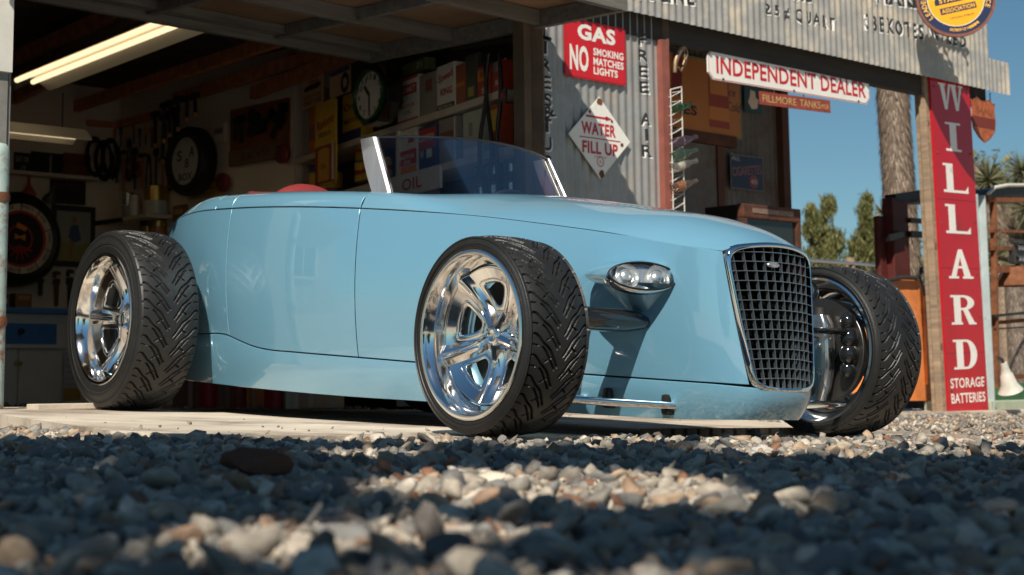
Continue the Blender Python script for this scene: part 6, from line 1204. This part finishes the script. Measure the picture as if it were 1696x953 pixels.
# ------------------------------------------------------------------ trees
def leafmat(name, cols):
    m = bpy.data.materials.new(name); m.use_nodes = True; n = m.node_tree; b = n.nodes['Principled BSDF']; b.inputs['Roughness'].default_value = .65
    ge = n.nodes.new('ShaderNodeNewGeometry'); rp = n.nodes.new('ShaderNodeValToRGB'); rp.color_ramp.elements[0].color = (*cols[0], 1); rp.color_ramp.elements[1].color = (*cols[-1], 1)
    for i, c in enumerate(cols[1:-1]): e = rp.color_ramp.elements.new((i + 1) / (len(cols) - 1)); e.color = (*c, 1)
    n.links.new(ge.outputs['Random Per Island'], rp.inputs[0]); n.links.new(rp.outputs[0], b.inputs['Base Color']); b.inputs['Transmission Weight'].default_value = 0
    return m
def cards(C, size, rng, asp=.45, nrm=None, bend=0):
    n = len(C); d = rng.normal(size=(n, 3)) if nrm is None else nrm; d /= np.linalg.norm(d, axis=1, keepdims=True); a = rng.normal(size=(n, 3)); s_ = np.cross(d, a); s_ /= np.linalg.norm(s_, axis=1, keepdims=True)
    L = size[:, None] if isinstance(size, np.ndarray) else size
    p0 = C - d * L / 2; p2 = C + d * L / 2; m1 = C + s_ * L * asp / 2; m2 = C - s_ * L * asp / 2
    V = np.stack([p0, m1, p2, m2], 1).reshape(-1, 3); F_ = (np.arange(n) * 4)[:, None] + np.arange(4)[None]; return V, F_
def np_mesh(name, V, F_, m_, parent=None):
    me = bpy.data.meshes.new(name); me.vertices.add(len(V)); me.vertices.foreach_set('co', V.astype(np.float32).reshape(-1)); k = F_.shape[1]; me.loops.add(F_.size); me.loops.foreach_set('vertex_index', F_.astype(np.int32).reshape(-1))
    me.polygons.add(len(F_)); me.polygons.foreach_set('loop_start', np.arange(len(F_), dtype=np.int32) * k); me.polygons.foreach_set('loop_total', np.full(len(F_), k, np.int32)); me.materials.append(m_); me.update(calc_edges=True)
    o = bpy.data.objects.new(name, me); COL.objects.link(o); o.parent = parent; return o
bark = mat('bark', (.14, .10, .07), .9, var=.4, scale=12, bump=.4)
jun = leafmat('juniper_foliage', [(.035, .050, .012), (.085, .095, .022), (.14, .135, .035), (.19, .165, .055)])
for px, ytop, Y, wpx, lab in ((1352, 345, 27, 60, 'broad juniper growing behind the display cabinet, leftmost of the three'), (1385, 330, 29, 75, 'pointed juniper standing between the other two junipers'), (1448, 322, 26, 70, 'slim pointed juniper just left of the shaggy tree trunk')):
    b = at_y(px, 640, Y); gz = ground_z(b.x, b.y); top = at_y(px, ytop, Y).z; H_ = top - gz; rad = wpx / 2800 * Y * 1.0
    t = thing('juniper_tree', lab, 'tree', Matrix.Translation((b.x, b.y, gz)), 'junipers beyond the fence'); rng = np.random.default_rng(px)
    nb = 150; zz = rng.uniform(.05, 1, nb); an = rng.uniform(0, 2 * PI, nb); prof = rad * (1.25 * (1 - zz) ** .9 + .03) * rng.uniform(.3, 1.35, nb)
    ld = rng.integers(0, 5, nb); lx = rng.uniform(-.75, .75, 5) * rad; ly = rng.uniform(-.6, .6, 5) * rad; lh = rng.uniform(.55, .95, 5); lx[0] = ly[0] = 0; lh[0] = 1
    cc_ = np.stack([np.cos(an) * prof * .85 + lx[ld] * (.3 + .7 * zz), np.sin(an) * prof * .85 + ly[ld] * (.3 + .7 * zz), zz * H_ * lh[ld]], 1); CL = []
    for c in cc_: k = 260; fz = 1 - .6 * c[2] / H_; g = rng.normal(size=(k, 3)) * np.array([.17, .17, .34]) * rad * .75 * fz + c; CL.append(g)
    C = np.concatenate(CL); C = C[(C[:, 2] > .1) & (C[:, 2] < H_ * 1.02)]
    nr = rng.normal(size=C.shape) * .5 + np.array([0, 0, 1.0]) + C * np.array([.6, .6, 0]) / rad; V, F_ = cards(C, rng.uniform(.07, .20, len(C)), rng, .16, nr); np_mesh('crown', V, F_, jun, t); JT = t
    mb = MB(); mb.tube([(0, 0, -.2), (.05, 0, H_ * .4), (0, .05, H_ * .85)], [.16, .10, .03], 8); mb.build('trunk', bark, t, 60)
bpy.context.view_layer.update()
for x, y, sc, lab in ((-9, -13, 1.5, 'juniper behind the viewer, well left of the shade tree'), (-3.5, -17, 1.9, 'large juniper behind the viewer and beyond the shade tree'), (6.5, -14, 1.6, 'juniper behind the viewer, right of the shade tree'), (-15, -6, 1.7, 'juniper far to the left of the viewer'), (12, -5, 1.8, 'juniper far to the right of the viewer')):  # out-of-view junipers, copied in to give the chrome dark reflections
    t = dup(JT); t.location = (x, y, ground_z(x, y)); t.scale = (sc * 1.5, sc * 1.5, sc); t['label'] = lab; t['group'] = 'junipers around the yard'
# Joshua trees: spiky rosettes on shaggy limbs
spike = leafmat('joshua_blades', [(.06, .075, .03), (.12, .13, .055), (.17, .165, .08), (.20, .17, .10)]); dead = leafmat('dead_blades', [(.10, .065, .045), (.19, .135, .10), (.27, .21, .155), (.14, .10, .07)])
def rosette(c, r, n, rng, up=(0, 0, 1)):
    d = rng.normal(size=(n, 3)); d /= np.linalg.norm(d, axis=1, keepdims=True); d += np.array(up) * .5; d /= np.linalg.norm(d, axis=1, keepdims=True); L = r * rng.uniform(.75, 1.1, n)
    a = rng.normal(size=(n, 3)); s_ = np.cross(d, a); s_ /= np.linalg.norm(s_, axis=1, keepdims=True); wv = r * .035
    p0 = c + s_ * wv; p1 = c - s_ * wv; p2 = c + d * L[:, None]; return np.stack([p0, p1, p2], 1).reshape(-1, 3)
def shag(path, rad, n, rng, L=.13):
    path = np.array(path); seg = rng.integers(0, len(path) - 1, n); t_ = rng.uniform(0, 1, n)[:, None]; P = path[seg] * (1 - t_) + path[seg + 1] * t_; ax = path[seg + 1] - path[seg]; ax /= np.linalg.norm(ax, axis=1, keepdims=True)
    a = rng.normal(size=(n, 3)); o = a - ax * (a * ax).sum(1, keepdims=True); o /= np.linalg.norm(o, axis=1, keepdims=True); s_ = np.cross(ax, o)
    b = P + o * rad * .92; tip = P + o * rad * rng.uniform(1.02, 1.22, n)[:, None] - ax * (L * rng.uniform(.7, 1.2, n))[:, None]; wv = .010
    return np.stack([b + s_ * wv, b - s_ * wv, tip], 1).reshape(-1, 3)
def joshua(lab, limbs, rosettes, rng, L=.13, nsh=2600, pos=None):
    t = thing('joshua_tree', lab, 'tree', pos); sv = []; mb = MB()
    for path, rad in limbs: mb.tube(path, rad, 12); sv.append(shag(path, rad, int(nsh * rad / .14), rng, L))
    tk = mb.build('trunk', bark, t, 60); V = np.concatenate(sv); np_mesh('shag', V, np.arange(len(V)).reshape(-1, 3), dead, tk)
    V = np.concatenate([rosette(np.array(c), r, n, rng) for c, r, n in rosettes]); np_mesh('crown', V, np.arange(len(V)).reshape(-1, 3), spike, t)
b = at_y(1492, 640, 15.5); gz = ground_z(b.x, b.y); rng = np.random.default_rng(5)
pt = lambda px, py: at_y(px, py, 15.5) - Vector((b.x, b.y, gz))
path = [pt(1512, 700), pt(1505, 560), pt(1498, 430), pt(1488, 300), pt(1480, 180), pt(1474, 60), pt(1470, -60)]
joshua('thick shaggy tree trunk rising behind the fascia, left of the red battery board', [([tuple(p) for p in path], .15)], [(tuple(path[-1]), .5, 160), (tuple(path[-1] + Vector((.3, .2, .2))), .45, 160), (tuple(pt(1462, 352)), .17, 70)], rng, .11, 4200, Matrix.Translation((b.x, b.y, gz)))
b = at_y(1690, 640, 21); gz = ground_z(b.x, b.y); pt = lambda px, py: at_y(px, py, 21) - Vector((b.x, b.y, gz)); rng = np.random.default_rng(8); c0 = tuple(pt(1690, 640)); br_ = tuple(pt(1680, 440))
rs = [(1612, 272, .26), (1640, 300, .32), (1618, 330, .28), (1665, 318, .35), (1688, 288, .28), (1652, 360, .36), (1690, 350, .36), (1630, 385, .3), (1670, 395, .38), (1700, 400, .36), (1655, 430, .3), (1725, 320, .4), (1610, 300, .22)]
joshua('spreading joshua tree with spiky green rosettes behind the truck frame', [([c0, br_], .14)] + [([br_, tuple((pt(x, y) + Vector(br_)) / 2 + Vector((0, 0, -.05))), tuple(pt(x, y))], .06) for x, y, r in rs], [(tuple(pt(x, y) + Vector((RNG.uniform(-.1, .1), RNG.uniform(-.5, .5), 0))), r * 1.15, 170) for x, y, r in rs], rng, .12, 1400, Matrix.Translation((b.x, b.y, gz)))
b = at_y(1640, 640, 33); gz = ground_z(b.x, b.y)
for px, Y, h_, w_, lab in ((1655, 34, 3.4, 1.6, 'dense green bush far behind the truck frame, left of its twin'), (1705, 31, 3.8, 1.8, 'tall green bush far behind the truck frame at the edge of the view')):
    b = at_y(px, 640, Y); gz = ground_z(b.x, b.y); t = thing('desert_bush', lab, 'bush', Matrix.Translation((b.x, b.y, gz)), 'bushes behind the truck frame'); rng = np.random.default_rng(px); cl = rng.normal(size=(60, 3)) * np.array([w_ * .42, w_ * .42, h_ * .26]) + np.array([0, 0, h_ * .5]); C = np.concatenate([c + rng.normal(size=(150, 3)) * .22 for c in cl]); C = C[C[:, 2] > 0]; V, F_ = cards(C, rng.uniform(.1, .22, len(C)), rng, .45); np_mesh('crown', V, F_, jun, t)
    mb = MB(); mb.tube([(0, 0, -.2), (0, 0, h_ * .6)], [.1, .04], 8); mb.build('trunk', bark, t, 60)

# unseen tree added behind the camera: its crown is shaped to dapple the gravel and is mirrored in the chrome
rng = np.random.default_rng(21); HC_ = 7.2; TB = Vector((2.6, -7.6, 0))
t = thing('added_shade_tree', 'broadleaf tree standing behind the viewer whose crown dapples the foreground gravel', 'tree', Matrix.Translation((TB.x, TB.y, ground_z(TB.x, TB.y))))
n = 60000; gx = rng.uniform(-2.9, 3.1, n); gy = rng.uniform(.2, 5.15, n); hz = HC_ + rng.normal(0, .5, n) + .15 * (gx + 1)
LIT = [(.06, 2.95, .30, .50, .3), (.30, 2.55, .18, .20, 0), (-.15, 1.98, .22, .22, .35), (-.30, 1.75, .12, .08, 0), (-.34, 4.25, .16, .25, 0), (.80, 4.65, .34, .36, 0), (.10, 4.75, .22, .16, 0), (-.52, 1.62, .14, .06, 0), (.05, 1.55, .22, .06, 0), (1.15, 4.6, .2, .2, 0)]
keep = np.ones(n, bool); nz_ = np.sin(gx * 9 + 2 * np.sin(gy * 7)) * .18 + np.sin(gy * 15 + gx * 4) * .15 + rng.normal(0, .06, n)
for cx, cy, ra, rb, sh in LIT: e = ((gx - cx) / ra) ** 2 + ((gy - cy - sh * (gx - cx)) / rb) ** 2; keep &= ~(e + nz_ < 1.0)
edge = 5.02 + .10 * np.sin(gx * 5) + .06 * np.sin(gx * 13 + 1); keep &= gy < edge
gx, gy, hz = gx[keep], gy[keep], hz[keep]; C = np.stack([gx + SUN.x / SUN.z * (hz - .0), gy + SUN.y / SUN.z * (hz - .0), hz], 1) - np.array([TB.x, TB.y, ground_z(TB.x, TB.y)])
V, F_ = cards(C, rng.uniform(.08, .14, len(C)), rng, .7); np_mesh('crown', V, F_, leafmat('broad_leaves', [(.03, .06, .015), (.06, .10, .025), (.08, .12, .03)]), t)
mb = MB(); mb.tube([(0, 0, -.2), (-.1, .1, 2.5), (-.5, .3, 5.4)], [.26, .20, .15], 12)
for q in ((-2.2, 1.0, 7.1), (-4.2, 2.2, 7.3), (-.6, 3.0, 7.3), (-2.6, 3.8, 7.4), (-4.5, 4.2, 7.1), (.3, 1.6, 7.5)): mb.tube([(-.5, .3, 5.3), (q[0] * .5 - .25, q[1] * .5 + .15, 6.4), q], [.11, .07, .02], 8)
mb.build('trunk', bark, t, 60)

# shed and pole out of view, added to reflect in the car side
t = thing('reflection_shed', 'pale plank shed standing left of the garage, mirrored in the door of the car', 'shed', Matrix.Translation((-8.6, 9.6, ground_z(-8, 9.6))) @ Matrix.Rotation(R(62), 4, 'Z'))
mb = MB()
for k in range(18): mb.box((-1.7 + .2 * k, 0, 1.15), (.19, 2.4, 2.3 + .01 * (k % 3)))
mb.build('wall', mat('pale_planks', (.46, .42, .36), .8, var=.25, scale=3, stretch=(4, 4, .4)), t)
mb = MB(); mb.prism([(-2.0, 2.3), (2.0, 2.3), (0, 3.1)], -1.4, 1.4, 0, Matrix(((1, 0, 0, 0), (0, 0, 1, 0), (0, 1, 0, 0), (0, 0, 0, 1)))); mb.build('roof', corr_d, t)
for x in (-.9, .8):
    mb = MB()
    for dx, dz, w_, h_ in ((0, .42, .8, .06), (0, -.42, .8, .06), (-.4, 0, .06, .8), (.4, 0, .06, .8), (0, 0, .03, .8)): mb.box((x + dx, -1.22, 1.35 + dz), (w_, .06, h_))
    f = mb.build('window', M['white'], t); mb = MB(); mb.box((x, -1.205, 1.35), (.76, .012, .78)); mb.build('pane', gp, f)
t = thing('reflection_pole', 'slim white pole standing between the shed and the garage', 'pole', Matrix.Translation((-5.2, 8.3, ground_z(-5.2, 8.3)))); mb = MB(); mb.lathe([(.06, -.1), (.05, 1.5), (.035, 3.8), (0, 3.82)], 14); mb.build('shaft', M['white'], t, 50); mb = MB(); mb.lathe([(0, 3.8), (.05, 3.85), (.05, 3.9), (0, 3.95)], 12); mb.build('knob', M['gold'], t, 50)
